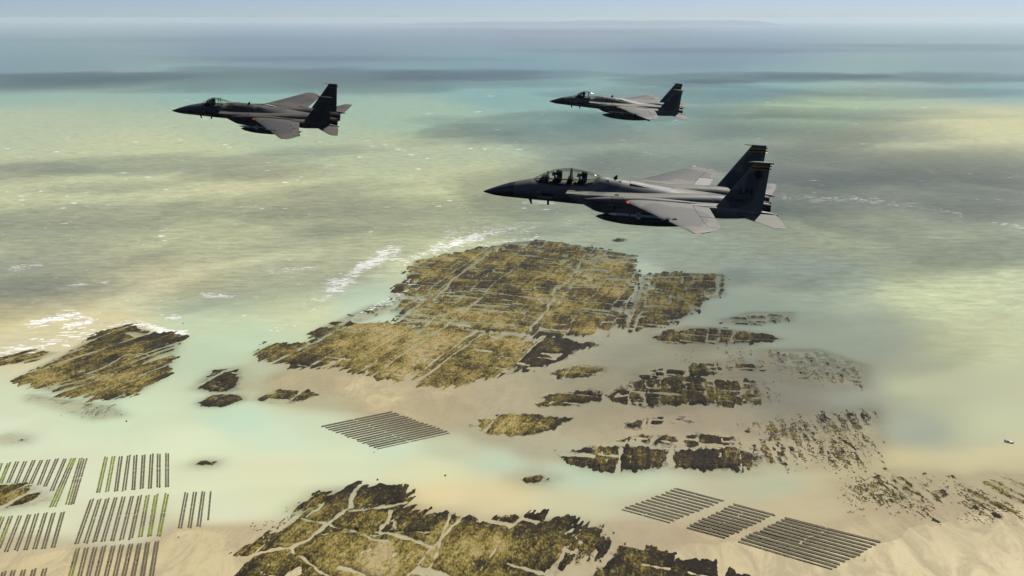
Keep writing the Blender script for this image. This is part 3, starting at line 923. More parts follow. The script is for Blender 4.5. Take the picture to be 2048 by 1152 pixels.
def between(p, q, n):
    return [(p[0] + (q[0] - p[0]) * i / (n - 1), p[1] + (q[1] - p[1]) * i / (n - 1)) for i in range(n)]


def block(tl, bl, tr, br, n, where, first, group, last_single=True, gap=1.1):
    for i, (p, q) in enumerate(zip(between(tl, bl, n), between(tr, br, n))):
        p = (p[0] + random.uniform(-.8, .8), p[1])
        trestle_row(p, q, f'{ORD[i]} oyster row from {first} in {where}', group,
                    1 if (last_single and i == n - 1) else 2, gap=gap)


block((641.5, 854), (754.4, 898.6), (786, 823.5), (902.8, 865.4), 16, 'the diamond shaped block at centre', 'the far side', 'oyster rows of the central diamond', gap=1.1)
block((1350, 977), (1240.5, 1018.5), (1447.5, 1002.7), (1338.6, 1045.7), 12, 'the left of three slanting blocks', 'the far side', 'oyster rows of the left slanting block', gap=1.1)
block((1466, 1008.8), (1371, 1055), (1549.6, 1030.7), (1450, 1076.8), 12, 'the middle of three slanting blocks', 'the far side', 'oyster rows of the middle slanting block', gap=1.1)
block((1568.8, 1036), (1472, 1082), (1763, 1086), (1665, 1140.6), 12, 'the long right one of three slanting blocks', 'the far side', 'oyster rows of the right slanting block', gap=1.1)


def zd(p): return (p[0] * .22751, 890 + p[1] * .22751)
def ze(p): return (180 + p[0] * .22747, 890 + p[1] * .22747)


def rows(pairs, cv, where, group, greens=(), singles=(), subs=()):
    for i, (p, q) in enumerate(pairs):
        trestle_row(cv(p), cv(q), f'{ORD[i]} oyster row from the left in {where}', group,
                    1 if i in singles else 2, 2 if i in greens else 0, sub=.35 if i in subs else 0.0)


rows([((10, 160), (-55, 340)), ((80, 155), (5, 340)), ((150, 148), (72, 335)), ((225, 143), (138, 342)), ((297, 138), (205, 347)), ((367, 132), (268, 340)), ((432, 127), (340, 350)), ((500, 122), (397, 367)), ((570, 122), (458, 402))], zd,
     'the block above the brown lens reef', 'oyster rows above the lens reef', greens=(0, 1))
trestle_row(zd((645, 115)), zd((465, 552)), 'long triple row of oyster trestles with bright green algae beside the lens reef', 'oyster rows above the lens reef', 3, 2)
trestle_row(zd((735, 115)), zd((610, 530)), 'long fourfold row of oyster trestles right of the green triple row', 'oyster rows above the lens reef', 4, 1)
rows([((143, 105), (73, 423)), ((208, 100), (150, 417)), ((275, 97), (225, 410)), ((340, 92), (302, 405)), ((405, 88), (378, 400)), ((475, 82), (453, 388)), ((543, 78), (527, 385)), ((608, 75), (600, 380)), ((677, 70), (680, 374))], ze,
     'the uppermost block, far ends drowned', 'oyster rows of the upper block', greens=(0, 1))
rows([((14, 480), (-114, 875)), ((87, 473), (-40, 865)), ((158, 468), (35, 860)), ((227, 462), (115, 855)), ((300, 457), (193, 848)), ((375, 450), (275, 835)), ((440, 445), (360, 828)), ((512, 440), (438, 818)), ((583, 435), (525, 808)), ((675, 430), (608, 805))], ze,
     'the wide middle block at left', 'oyster rows of the wide middle block', greens=(7, 8, 9))
rows([((850, 417), (790, 735)), ((925, 412), (873, 732)), ((1000, 407), (955, 722)), ((1065, 403), (1037, 662))], ze,
     'the small block of four by the open channel', 'oyster rows of the small block', singles=(3,))
rows([((25, 632), (-80, 905)), ((100, 622), (-10, 905)), ((178, 618), (58, 940)), ((262, 612), (140, 932)), ((328, 606), (220, 932)), ((403, 600), (300, 922)), ((473, 595), (380, 915)), ((555, 590), (463, 908))], zd,
     'the block below the brown lens reef', 'oyster rows below the lens reef', greens=(0, 1))
rows([((-103, 915), (-190, 1235)), ((-26, 908), (-110, 1240)), ((50, 902), (-34, 1240)), ((128, 895), (40, 1240)), ((210, 888), (124, 1240)), ((285, 880), (202, 1240)), ((360, 875), (284, 1240)), ((438, 868), (366, 1240)), ((513, 860), (450, 1240)), ((593, 853), (530, 1240))], ze,
     'the block cut by the bottom edge', 'oyster rows at the bottom edge', greens=(0,))
rows([((38, 1120), (-40, 1400)), ((120, 1112), (42, 1400)), ((212, 1098), (130, 1400)), ((305, 1095), (222, 1400)), ((397, 1090), (312, 1400))], zd,
     'the bottom left corner block of dark rows', 'oyster rows in the bottom left corner')


# ------------------------------------------------------------------ boat and mooring buoys
M['boat_white'] = plain('boat_paint', (0.75, 0.74, 0.70), 0.4)
M['boat_dark'] = plain('outboard_plastic', (0.03, 0.03, 0.035), 0.4)
M['buoy_black'] = plain('black_buoy_plastic', (0.012, 0.012, 0.012), 0.5)
M['buoy_red'] = plain('red_buoy_plastic', (0.55, 0.05, 0.03), 0.5)
M['buoy_white'] = plain('white_buoy_plastic', (0.75, 0.74, 0.7), 0.5)
M['buoy_yellow'] = plain('yellow_buoy_plastic', (0.7, 0.55, 0.05), 0.5)


def boat():
    g = ground(2018, 885)
    root = empty('flat_bottom_boat', (g[0], g[1], 0), (0, 0, R(-38)))
    tag(root, 'small white work boat lying on the pale water at the right edge', 'boat')
    st = [(-2.6, .95, .85), (-1, 1.05, .8), (1, 1.0, .85), (2.1, .7, .95), (2.8, .12, 1.1)]
    V, F = [], []
    for x, w, h in st:
        V += [(x, -w, h), (x, -w * .8, -.25), (x, w * .8, -.25), (x, w, h), (x, w - .1, h), (x, w * .72, .12), (x, -w * .72, .12), (x, -w + .1, h)]
    for i in range(len(st) - 1):
        for j in range(8):
            F.append((i * 8 + j, i * 8 + (j + 1) % 8, i * 8 + 8 + (j + 1) % 8, i * 8 + 8 + j))
    F += [tuple(range(8))[::-1], tuple(range(32, 40))]
    make('hull', V, F, M['boat_white'], root)
    root.scale = (1.1, 1.15, 1.1)

    def bx(nm, c, s, mat):
        V = [(c[0] + s[0] * a, c[1] + s[1] * b, c[2] + s[2] * d) for a in (-.5, .5) for b in (-.5, .5) for d in (-.5, .5)]
        return make(nm, V, [(0, 1, 3, 2), (4, 6, 7, 5), (0, 4, 5, 1), (2, 3, 7, 6), (0, 2, 6, 4), (1, 5, 7, 3)], mat, root)
    bx('outboard_motor', (-2.8, 0, .9), (.5, .45, .9), M['boat_dark'])
    bx('console', (-.6, 0, .75), (.7, .8, 1.2), M['boat_white'])
    bx('cargo_crate', (1.0, .1, .5), (1.1, 1.2, .6), M['boat_white'])
    V = [(x, q * w, .86 + .02 * x) for x, w in ((.2, .98), (1.2, .95), (2.1, .66), (2.75, .1)) for q in (-1, 1)]
    make('foredeck', V, [(0, 1, 3, 2), (2, 3, 5, 4), (4, 5, 7, 6)], M['boat_white'], root)
    bx('bench', (-1.7, 0, .45), (.4, 1.5, .25), M['boat_white'])


def buoy(px, py, mat, label, r=.75):
    g = ground(px, py)
    root = empty('mooring_buoy', (g[0], g[1], 0))
    tag(root, label, 'buoy', 'mooring buoys')
    prof = [(0, -.5), (.7, -.42), (1, 0), (.92, .4), (.6, .8), (.25, 1.0), (.2, 1.25), (0, 1.27)]
    k = 12
    V = [(r * a * math.cos(2 * math.pi * q / k), r * a * math.sin(2 * math.pi * q / k), r * z) for a, z in prof for q in range(k)]
    F = [(i * k + q, i * k + (q + 1) % k, i * k + k + (q + 1) % k, i * k + k + q) for i in range(len(prof) - 1) for q in range(k)]
    make('float', V, F, mat, root, smooth=50)
    V = [(.22 * r * math.cos(2 * math.pi * q / k), .05 * r * s, r * (1.42 + .22 * math.sin(2 * math.pi * q / k))) for s in (-1, 1) for q in range(k)]
    V += [(.13 * r * math.cos(2 * math.pi * q / k), .05 * r * s, r * (1.42 + .13 * math.sin(2 * math.pi * q / k))) for s in (-1, 1) for q in range(k)]
    F = []
    for q in range(k):
        w = (q + 1) % k
        F += [(q, w, k + w, k + q), (2 * k + q, 3 * k + q, 3 * k + w, 2 * k + w), (q, 2 * k + q, 2 * k + w, w), (k + q, k + w, 3 * k + w, 3 * k + q)]
    make('mooring_ring', V, F, M['steel'], root)


boat()
buoy(253, 843, M['buoy_black'], 'black mooring buoy in the channel below the diamond reef')
buoy(755, 960, M['buoy_black'], 'black mooring buoy just above the huge foreground reef')
buoy(890.5, 951.5, M['buoy_red'], 'red and pale buoy in the middle of the pale channel', .8)
buoy(366, 647, M['buoy_black'], 'small dark buoy right of the surf by the diamond reef', .7)
buoy(357, 1075, M['buoy_black'], 'small dark buoy right of the lower oyster rows', .5)
buoy(1729, 1121, M['buoy_yellow'], 'small yellow buoy on the sand below the long slanting block', .6)
buoy(748, 905, M['buoy_black'], 'tiny dark buoy below the tip of the diamond oyster block', .45)


# ------------------------------------------------------------------ fighter jets
def mat_paint(name, light, dark, rough=0.46, spec=0.5):
    t = NT(name)
    oc = t.n('ShaderNodeTexCoord').outputs['Object']
    cam_ = t.attr('camo')
    n = t.noise(oc, 1.1, 5, 0.6)
    streak = t.noise(t.mapping(oc, (0.35, 2.2, 2.2)), 1.6, 5, 0.65)
    f = t.ramp(t.math('ADD', cam_, t.math('MULTIPLY', t.math('SUBTRACT', n, 0.5), 0.35)), 0.46, 0.54)
    c = t.mix(f, light, dark)
    c = t.mix(t.math('MULTIPLY', t.ramp(streak, 0.45, 0.75), 0.4), c, np.array(light) * 0.55)
    # panel joints
    br = t.n('ShaderNodeTexBrick')
    br.inputs['Scale'].default_value = 1.0
    br.inputs['Mortar Size'].default_value = 0.012
    br.inputs['Brick Width'].default_value = 1.35
    br.inputs['Row Height'].default_value = 0.8
    t.l(oc, br.inputs['Vector'])
    c = t.mix(t.math('MULTIPLY', br.outputs['Fac'], 0.45), c, (0.03, 0.03, 0.03))
    return t.surf(t.bsdf(c, t.ramp(streak, 0.3, 0.7, rough, rough + 0.14), spec))


PL, PD = (0.156, 0.151, 0.124), (0.088, 0.090, 0.084)
M['paint'] = mat_paint('two_tone_grey_paint', PL, PD)
M['paint_dark'] = mat_paint('dark_two_tone_grey_paint', (0.085, 0.076, 0.063), (0.056, 0.055, 0.055), 0.52, 0.28)
M['radome'] = plain('radome_coating', (0.035, 0.035, 0.038), 0.38, 0.5, var=.15)
M['black'] = plain('flat_black', (0.008, 0.008, 0.008), 0.7, 0.2)
M['primer'] = plain('light_grey_primer', (0.26, 0.26, 0.25), 0.5, .5, var=.06)
M['edge'] = plain('bare_leading_edge', (0.20, 0.20, 0.19), 0.4, .5, var=.1)
M['nozzle'] = plain('burnt_nozzle_metal', (0.055, 0.05, 0.048), 0.4, 0.5, 0.8, var=.4, scale=6)
M['missile_body'] = plain('missile_grey', (0.55, 0.55, 0.55), 0.4, var=.1)
M['missile_nose'] = plain('cream_seeker_cone', (0.85, 0.79, 0.60), 0.4, var=.05)
M['yellow'] = plain('yellow_fin_stripe', (0.55, 0.27, 0.02), 0.5, var=.12)
M['orange'] = plain('orange_fin_band', (0.65, 0.23, 0.02), 0.5, var=.2)
M['strip'] = plain('formation_light_strip', (0.55, 0.50, 0.24), 0.5, var=.05)
M['marking'] = plain('low_visibility_marking', (0.016, 0.016, 0.018), 0.6, .3, var=.1)
M['white'] = plain('white_fitting', (0.8, 0.78, 0.72), 0.4, var=.05)
M['suit'] = plain('olive_flight_suit', (0.045, 0.05, 0.03), 0.8, .2)
M['helmet'] = plain('grey_flight_helmet', (0.16, 0.16, 0.155), 0.35, .5, var=.1)
M['visor'] = plain('dark_visor', (0.01, 0.01, 0.012), 0.1, .6)
M['skin'] = plain('skin', (0.42, 0.24, 0.17), 0.6, .3, var=.1)
M['strap'] = plain('tan_harness', (0.25, 0.18, 0.07), 0.7, .2)


def mat_lamp():
    t = NT('red_position_light')
    b = t.bsdf((0.8, 0.04, 0.01), 0.3)
    b.inputs['Emission Color'].default_value = (1, 0.07, 0.02, 1)
    b.inputs['Emission Strength'].default_value = 1.2
    return t.surf(b)


def mat_glass():
    t = NT('canopy_glass')
    fr = t.n('ShaderNodeFresnel')
    fr.inputs[0].default_value = 1.45
    tr = t.n('ShaderNodeBsdfTransparent')
    tr.inputs[0].default_value = (0.95, 0.945, 0.90, 1)
    gl = t.n('ShaderNodeBsdfGlossy')
    gl.inputs['Roughness'].default_value = 0.06
    mx = t.n('ShaderNodeMixShader')
    t.l(t.math('ADD', t.math('MULTIPLY', fr.outputs[0], 0.45), 0.02, True), mx.inputs[0])
    t.l(tr.outputs[0], mx.inputs[1])
    t.l(gl.outputs[0], mx.inputs[2])
    return t.surf(mx)


M['lamp'] = mat_lamp()
M['glass'] = mat_glass()
OX = 10.0        # the jet's origin sits 10 m behind its nose


def ring(x, yc, zc, w, ht, hb, n=2.0, k=32, x2=None):
    """superellipse section; x2 = x of its lowest point (raked section)"""
    pts = []
    for i in range(k):
        t = 2 * math.pi * i / k
        c, s = math.cos(t), math.sin(t)
        y = w * math.copysign(abs(c) ** (2 / n), c)
        z = (ht if s > 0 else hb) * math.copysign(abs(s) ** (2 / n), s)
        xx = x if x2 is None else x2 + (x - x2) * (z + hb) / (ht + hb)
        pts.append((xx - OX, yc + y, zc + z))
    return pts


def spline(stations, per=5):
    """Catmull-Rom through rows of numbers"""
    S = np.array(stations, float)
    out = []
    for i in range(len(S) - 1):
        p0, p1, p2, p3 = S[max(i - 1, 0)], S[i], S[i + 1], S[min(i + 2, len(S) - 1)]
        for j in range(per):
            t = j / per
            q = 0.5 * (2 * p1 + (p2 - p0) * t + (2 * p0 - 5 * p1 + 4 * p2 - p3) * t * t + (3 * p1 - p0 - 3 * p2 + p3) * t ** 3)
            q[0] = p1[0] + (p2[0] - p1[0]) * t
            out.append(q)
    out.append(S[-1])
    return out


def loft(name, rings, mat, parent, smooth=40, cap0=True, cap1=True, camo=None):
    k = len(rings[0])
    V = [p for r in rings for p in r]
    F = []
    for i in range(len(rings) - 1):
        for j in range(k):
            F.append((i * k + j, i * k + (j + 1) % k, (i + 1) * k + (j + 1) % k, (i + 1) * k + j))
    if cap0: F.append(tuple(range(k))[::-1])
    if cap1: F.append(tuple(range((len(rings) - 1) * k, len(rings) * k)))
    F = [f[::-1] for f in F]
    o = make(name, V, F, mat, parent, smooth)
    add_camo(o)
    return o


CAMO = [(3.9, 0, 1.9, 1.5), (8.5, 0, .75, 1.1), (11.1, 0, 1.6, .75), (13.0, -4.25, 1.75, 1.5), (13.0, 4.25, 1.75, 1.5), (11.3, -3.0, .9, .7), (11.3, 3.0, .9, .7), (16.0, -.85, 1.5, .55), (15.6, .85, 1.5, .55), (17.9, 3.5, .75, .75), (9.2, 1.6, .9, .5), (7.6, -1.2, .6, .5)]
CAMO_SEED = [0]


def add_camo(o, fin=False):
    n = len(o.data.vertices)
    co = np.empty(n * 3, np.float32)
    o.data.vertices.foreach_get('co', co)
    co = co.reshape(-1, 3)
    x, y, z = co[:, 0] + OX, co[:, 1], co[:, 2]
    v = np.zeros(n)
    if fin:
        wob = 0.3 * fbm(x * .9 + 3, z * .9, 5 + CAMO_SEED[0], 3)
        for cx, cz, rx, rz in ((16.35, .75, .85, .5), (16.95, 1.5, .42, .8), (17.35, 2.25, .3, .42), (16.2, .35, .5, .3)):
            v = np.maximum(v, 1 - 0.5 * (((x - cx) / rx) ** 2 + ((z - cz) / rz) ** 2) + wob)
    else:
        wob = 0.35 * fbm(x * .7 + 3, y * .7 + z * .5, 5 + CAMO_SEED[0], 3)
        for cx, cy, rx, ry in CAMO:
            v = np.maximum(v, 1 - 0.5 * (((x - cx) / rx) ** 2 + ((y - cy) / ry) ** 2) + wob)
    set_attr(o, 'camo', v)


def prof(c):
    c = min(max(c, 0.0), 1.0)
    return (2.969 * math.sqrt(c) - 1.26 * c - 3.516 * c * c + 2.843 * c ** 3 - 1.036 * c ** 4) * 0.5 / 0.5003


def surface(name, secs, mat, parent, axis, nspan=8, nch=10, fin=False, smooth=30):
    """airfoil patch: secs = [(LE, TE, half thickness, c0, c1)], offset along axis"""
    ax = np.array(axis, float)
    rows_ = []
    for i in range(len(secs) - 1):
        for j in range(nspan + (1 if i == len(secs) - 2 else 0)):
            t = j / nspan
            a, b = secs[i], secs[i + 1]
            rows_.append([np.array(a[q], float) * (1 - t) + np.array(b[q], float) * t for q in range(5)])
    V, F = [], []
    off = np.array([OX, 0, 0])
    for le, te, th, c0, c1 in rows_:
        cs = [float(c0 + (c1 - c0) * (q / nch) ** 1.4) for q in range(nch + 1)]
        for c in cs: V.append(le + (te - le) * c + ax * max(float(th) * prof(c), 0.006) - off)
        for c in cs[::-1]: V.append(le + (te - le) * c - ax * max(float(th) * prof(c), 0.006) - off)
    k = 2 * (nch + 1)
    for i in range(len(rows_) - 1):
        for j in range(k):
            F.append((i * k + j, i * k + (j + 1) % k, (i + 1) * k + (j + 1) % k, (i + 1) * k + j))
    for base in (0, (len(rows_) - 1) * k):
        for q in range(nch):
            F.append((base + q, base + q + 1, base + k - 2 - q, base + k - 1 - q))
    # make the normals consistent
    me = bpy.data.meshes.new(name)
    me.from_pydata([tuple(map(float, v)) for v in V], [], F)
    import bmesh
    bm = bmesh.new()
    bm.from_mesh(me)
    bmesh.ops.recalc_face_normals(bm, faces=bm.faces)
    bm.to_mesh(me)
    bm.free()
    me.materials.append(mat)
    me.shade_smooth()
    me.set_sharp_from_angle(angle=R(smooth))
    o = link(bpy.data.objects.new(name, me), parent)
    add_camo(o, fin)
    return o


def tube(name, pts, radii, mat, parent, k=10, smooth=40):
    """round tube through points (jet metres)"""
    V, F = [], []
    P = [np.array(p, float) - np.array([OX, 0, 0]) for p in pts]
    for i, p in enumerate(P):
        d = P[min(i + 1, len(P) - 1)] - P[max(i - 1, 0)]
        d = d / np.linalg.norm(d)
        up = np.array([0, 0, 1.0]) if abs(d[2]) < .9 else np.array([1.0, 0, 0])
        u = np.cross(d, up); u /= np.linalg.norm(u)
        w = np.cross(u, d)
        for q in range(k):
            t = 2 * math.pi * q / k
            V.append(p + (u * math.cos(t) + w * math.sin(t)) * radii[i])
    for i in range(len(P) - 1):
        for q in range(k):
            F.append((i * k + q, i * k + (q + 1) % k, (i + 1) * k + (q + 1) % k, (i + 1) * k + q))
    F += [tuple(range(k))[::-1], tuple(range((len(P) - 1) * k, len(P) * k))]
    return make(name, V, F, mat, parent, smooth)


def jbox(name, lo, hi, mat, parent):
    a, b = (lo[0] - OX, lo[1], lo[2]), (hi[0] - OX, hi[1], hi[2])
    V = [(x, y, z) for x in (a[0], b[0]) for y in (a[1], b[1]) for z in (a[2], b[2])]
    return make(name, V, [(0, 1, 3, 2), (4, 6, 7, 5), (0, 4, 5, 1), (2, 3, 7, 6), (0, 2, 6, 4), (1, 5, 7, 3)], mat, parent)


def blade(name, outline, y0, y1, mat, parent):
    """flat plate with a side outline in x, z"""
    n = len(outline)
    V = [(x - OX, y, z) for y in (y0, y1) for x, z in outline]
    F = [tuple(range(n)), tuple(range(n, 2 * n))[::-1]] + [(i, i + n, (i + 1) % n + n, (i + 1) % n) for i in range(n)]
    return make(name, V, F, mat, parent)


def text_mesh(name, body, size, mat, parent, origin, shear=0.0, scale_x=1.0):
    """flat lettering on the port side (read from the left of the jet), standing in the x-z plane"""
    cu = bpy.data.curves.new(name, 'FONT')
    cu.body = body
    cu.size = size
    cu.extrude = 0.002
    cu.offset = 0.012 * size
    tmp = bpy.data.objects.new(name, cu)
    COL.objects.link(tmp)
    dg = bpy.context.evaluated_depsgraph_get()
    me = bpy.data.meshes.new_from_object(tmp.evaluated_get(dg))
    bpy.data.objects.remove(tmp)
    V = [(origin[0] - OX + v.co.x * scale_x, origin[1] - v.co.z + origin[3] * v.co.y, origin[2] + v.co.y) for v in me.vertices]
    F = [tuple(p.vertices) for p in me.polygons]
    o = make(name, V, F, mat, parent)
    return o


FUS = [  # x, zc, w, ht, hb, n
    (0.0, -.60, .008, .008, .008, 2), (.12, -.592, .07, .07, .07, 2), (.5, -.555, .19, .19, .19, 2), (1.0, -.49, .32, .325, .325, 2), (1.5, -.415, .42, .43, .43, 2),
    (2.1, -.33, .515, .53, .53, 2), (2.7, -.265, .59, .61, .61, 2.05), (3.3, -.215, .645, .68, .68, 2.1), (4.2, -.20, .70, .66, .71, 2.3), (5.5, -.18, .74, .64, .77, 2.5)]
REAR_D = [(6.7, -.16, .76, .66, .83, 2.5), (7.25, -.15, .77, .83, .88, 2.3), (7.7, -.15, .78, 1.08, .92, 2.1), (8.4, -.15, .80, 1.0, .98, 2.0)]
REAR_C = [(6.2, -.16, .76, .66, .80, 2.5), (6.6, -.15, .77, .88, .84, 2.2), (7.1, -.15, .78, 1.0, .88, 2.0), (8.4, -.15, .80, .96, .98, 2.0)]
TAIL = [(9.4, -.15, .84, .88, 1.0, 2.0), (10.6, -.15, .9, .74, 1.0, 2.0), (12.0, -.15, .95, .60, .98, 2.1), (13.4, -.18, .95, .48, .92, 2.2), (15.0, -.22, .85, .38, .8, 2.2), (16.6, -.26, .6, .26, .55, 2.2), (17.5, -.3, .3, .08, .2, 2)]


def canopy_sections(two):
    if two:
        return [(3.32, .06, .50, .44), (3.6, .27, .665, .44), (3.95, .40, .86, .42), (4.25, .465, 1.01, .41), (4.7, .51, 1.18, .40), (5.2, .535, 1.285, .40), (5.75, .54, 1.32, .40), (6.3, .53, 1.27, .42), (6.8, .50, 1.17, .46), (7.25, .43, 1.05, .58), (7.62, .30, .95, .80)]
    return [(3.32, .06, .50, .44), (3.6, .27, .665, .44), (3.95, .40, .88, .42), (4.2, .46, 1.02, .41), (4.6, .505, 1.21, .40), (4.95, .52, 1.27, .40), (5.4, .51, 1.22, .41), (5.9, .47, 1.10, .45), (6.4, .40, .95, .58), (6.85, .26, .82, .72)]


def arc(sec, k=16, grow=0.0):
    x, w, zt, zs = sec
    return [(x, (w + grow) * math.cos(math.pi * i / k), zs + (zt + grow - zs) * math.sin(math.pi * i / k) ** .92) for i in range(k + 1)]


def sample_sec(secs, x):
    for a, b in zip(secs[:-1], secs[1:]):
        if a[0] <= x <= b[0]:
            t = (x - a[0]) / (b[0] - a[0])
            return (x,) + tuple(a[i] + (b[i] - a[i]) * t for i in (1, 2, 3))


def fus_point(stations, x, ang, out=0.0):
    for a, b in zip(stations[:-1], stations[1:]):
        if a[0] <= x <= b[0]:
            t = (x - a[0]) / (b[0] - a[0])
            s = [a[i] + (b[i] - a[i]) * t for i in range(6)]
            c, sn = math.cos(ang), math.sin(ang)
            y = (s[2] + out) * math.copysign(abs(c) ** (2 / s[5]), c)
            z = ((s[3] if sn > 0 else s[4]) + out) * math.copysign(abs(sn) ** (2 / s[5]), sn)
            return (x, y, s[1] + z)


def skin_strip(name, stations, x0, x1, a0, a1, mat, parent, nx_=6, na=3, out=.012):
    """thin plate lying on the fuselage skin"""
    V = []
    for o_ in (out, -.02):
        for i in range(nx_ + 1):
            for j in range(na + 1):
                p = fus_point(stations, x0 + (x1 - x0) * i / nx_, a0 + (a1 - a0) * j / na, o_)
                V.append((p[0] - OX, p[1], p[2]))
    F = []
    m = na + 1
    N = (nx_ + 1) * m
    for i in range(nx_):
        for j in range(na):
            a = i * m + j
            F += [(a, a + m, a + m + 1, a + 1), (N + a, N + a + 1, N + a + m + 1, N + a + m)]
    for i in range(nx_):
        for j in (0, na):
            a = i * m + j
            F.append((a, a + m, N + a + m, N + a))
    for j in range(na):
        for i in (0, nx_):
            a = i * m + j
            F.append((a, a + 1, N + a + 1, N + a))
    return make(name, V, F, mat, parent, 40)


def star(name, cx, cy, z, r, mat, parent, plane='xy'):
    """low visibility star with bars, a thin raised plate"""
    pts = []
    for i in range(10):
        rr = r if i % 2 == 0 else r * .4
        an = math.pi / 2 + i * math.pi / 5
        pts.append((rr * math.cos(an), rr * math.sin(an)))
    shapes = [pts, [(r * 1.0, -.18 * r), (r * 1.9, -.18 * r), (r * 1.9, .3 * r), (r * 1.0, .3 * r)], [(-r * 1.9, -.18 * r), (-r, -.18 * r), (-r, .3 * r), (-r * 1.9, .3 * r)]]
    V, F = [], []
    for sh in shapes:
        b = len(V)
        n = len(sh)
        for h in (0, .006):
            for a_, c_ in sh:
                V.append((cx + a_ - OX, cy + c_, z + h) if plane == 'xy' else (cx + a_ - OX, cy - h, z + c_))
        F += [tuple(range(b + n, b + 2 * n)), tuple(range(b, b + n))[::-1]] + [(b + i, b + (i + 1) % n, b + n + (i + 1) % n, b + n + i) for i in range(n)]
    return make(name, V, F, mat, parent)


def person(jm, x, label, turn=0.0, hand_up=False):
    """seated crew member: continuous body grown with a Skin modifier, helmet on top"""
    root = empty('person')
    root.matrix_world = jm @ Matrix.Translation((x - OX, 0, 0.12))
    tag(root, label, 'person', 'jet crew')
    V, E, Rr = [], [], []

    def v(p, r, par=None):
        V.append(p)
        Rr.append(r)
        if par is not None: E.append((par, len(V) - 1))
        return len(V) - 1
    pel = v((0, 0, 0), .15)
    wst = v((.02, 0, .2), .135, pel)
    che = v((.04, 0, .40), .155, wst)
    nk0 = v((.03, 0, .56), .075, che)
    nk = v((.01, 0, .64), .055, nk0)
    hd = v((-.01, 0, .74), .095, nk)
    v((-.015, 0, .83), .085, hd)
    for s in (-1, 1):
        sh = v((.03, s * .19, .50), .075, che)
        el = v((-.10, s * .27, .26 if not (hand_up and s < 0) else .30), .052, sh)
        wr = v((-.34, s * .20, .22 if not (hand_up and s < 0) else .42), .034, el)
        pm = v((-.41, s * .18, .235 if not (hand_up and s < 0) else .46), .036, wr)
        for q, ln in enumerate((.085, .095, .09, .07)):
            f1 = v((-.41 - ln * .55, s * (.21 - .022 * q), V[pm][2] + .012), .010, pm)
            v((-.41 - ln, s * (.21 - .022 * q), V[pm][2] - .02), .008, f1)
        t1 = v((-.43, s * .13, V[pm][2] + .02), .012, pm)
        v((-.46, s * .115, V[pm][2] + .005), .009, t1)
        hp = v((-.10, s * .10, -.02), .10, pel)
        kn = v((-.50, s * .14, .10), .07, hp)
        an = v((-.72, s * .13, -.28), .05, kn)
        v((-.92, s * .13, -.27), .045, an)
    me = bpy.data.meshes.new('body')
    me.from_pydata(V, E, [])
    o = bpy.data.objects.new('body', me)
    COL.objects.link(o)
    md = o.modifiers.new('skin', 'SKIN')
    for i, sv in enumerate(me.skin_vertices[0].data):
        sv.radius = (Rr[i], Rr[i])
        sv.use_root = (i == 0)
    sb = o.modifiers.new('sub', 'SUBSURF')
    sb.levels = sb.render_levels = 1
    dg = bpy.context.evaluated_depsgraph_get()
    m2 = bpy.data.meshes.new_from_object(o.evaluated_get(dg))
    bpy.data.objects.remove(o)
    m2.materials.clear()
    m2.materials.append(M['suit'])
    m2.materials.append(M['skin'])
    m2.shade_smooth()
    for p in m2.polygons:
        if p.center[2] > .66 and p.center[2] < .80 and p.center[0] < 0: p.material_index = 1
    link(bpy.data.objects.new('body', m2), root)

    def lump(name, c, rad, mat, par, zmin=-1.0, xmin=-9):
        Vv, Ff = [], []
        nu, nv = 16, 10
        for j in range(nv + 1):
            la = -math.pi / 2 + math.pi * j / nv
            for i in range(nu):
                lo = 2 * math.pi * i / nu + turn
                z = max(math.sin(la), zmin)
                Vv.append((c[0] + rad[0] * math.cos(la) * math.cos(lo), c[1] + rad[1] * math.cos(la) * math.sin(lo), c[2] + rad[2] * z))
        for j in range(nv):
            for i in range(nu):
                Ff.append((j * nu + i, j * nu + (i + 1) % nu, (j + 1) * nu + (i + 1) % nu, (j + 1) * nu + i))
        return make(name, Vv, Ff, mat, par, 60)
    hel = lump('helmet', (.0, 0, .80), (.145, .125, .15), M['helmet'], root, -.55)
    lump('visor', (-.055, 0, .80), (.105, .112, .075), M['visor'], hel)
    lump('oxygen_mask', (-.115, 0, .70), (.06, .055, .065), M['black'], root)
    V = []
    jb = [(-.115, -.16, .30), (-.06, .16, .36)]
    Vb = [(a, b, c) for a in (jb[0][0], jb[1][0]) for b in (jb[0][1], jb[1][1]) for c in (.22, .40)]
    make('harness', Vb, [(0, 1, 3, 2), (4, 6, 7, 5), (0, 4, 5, 1), (2, 3, 7, 6), (0, 2, 6, 4), (1, 5, 7, 3)], M['strap'], root)


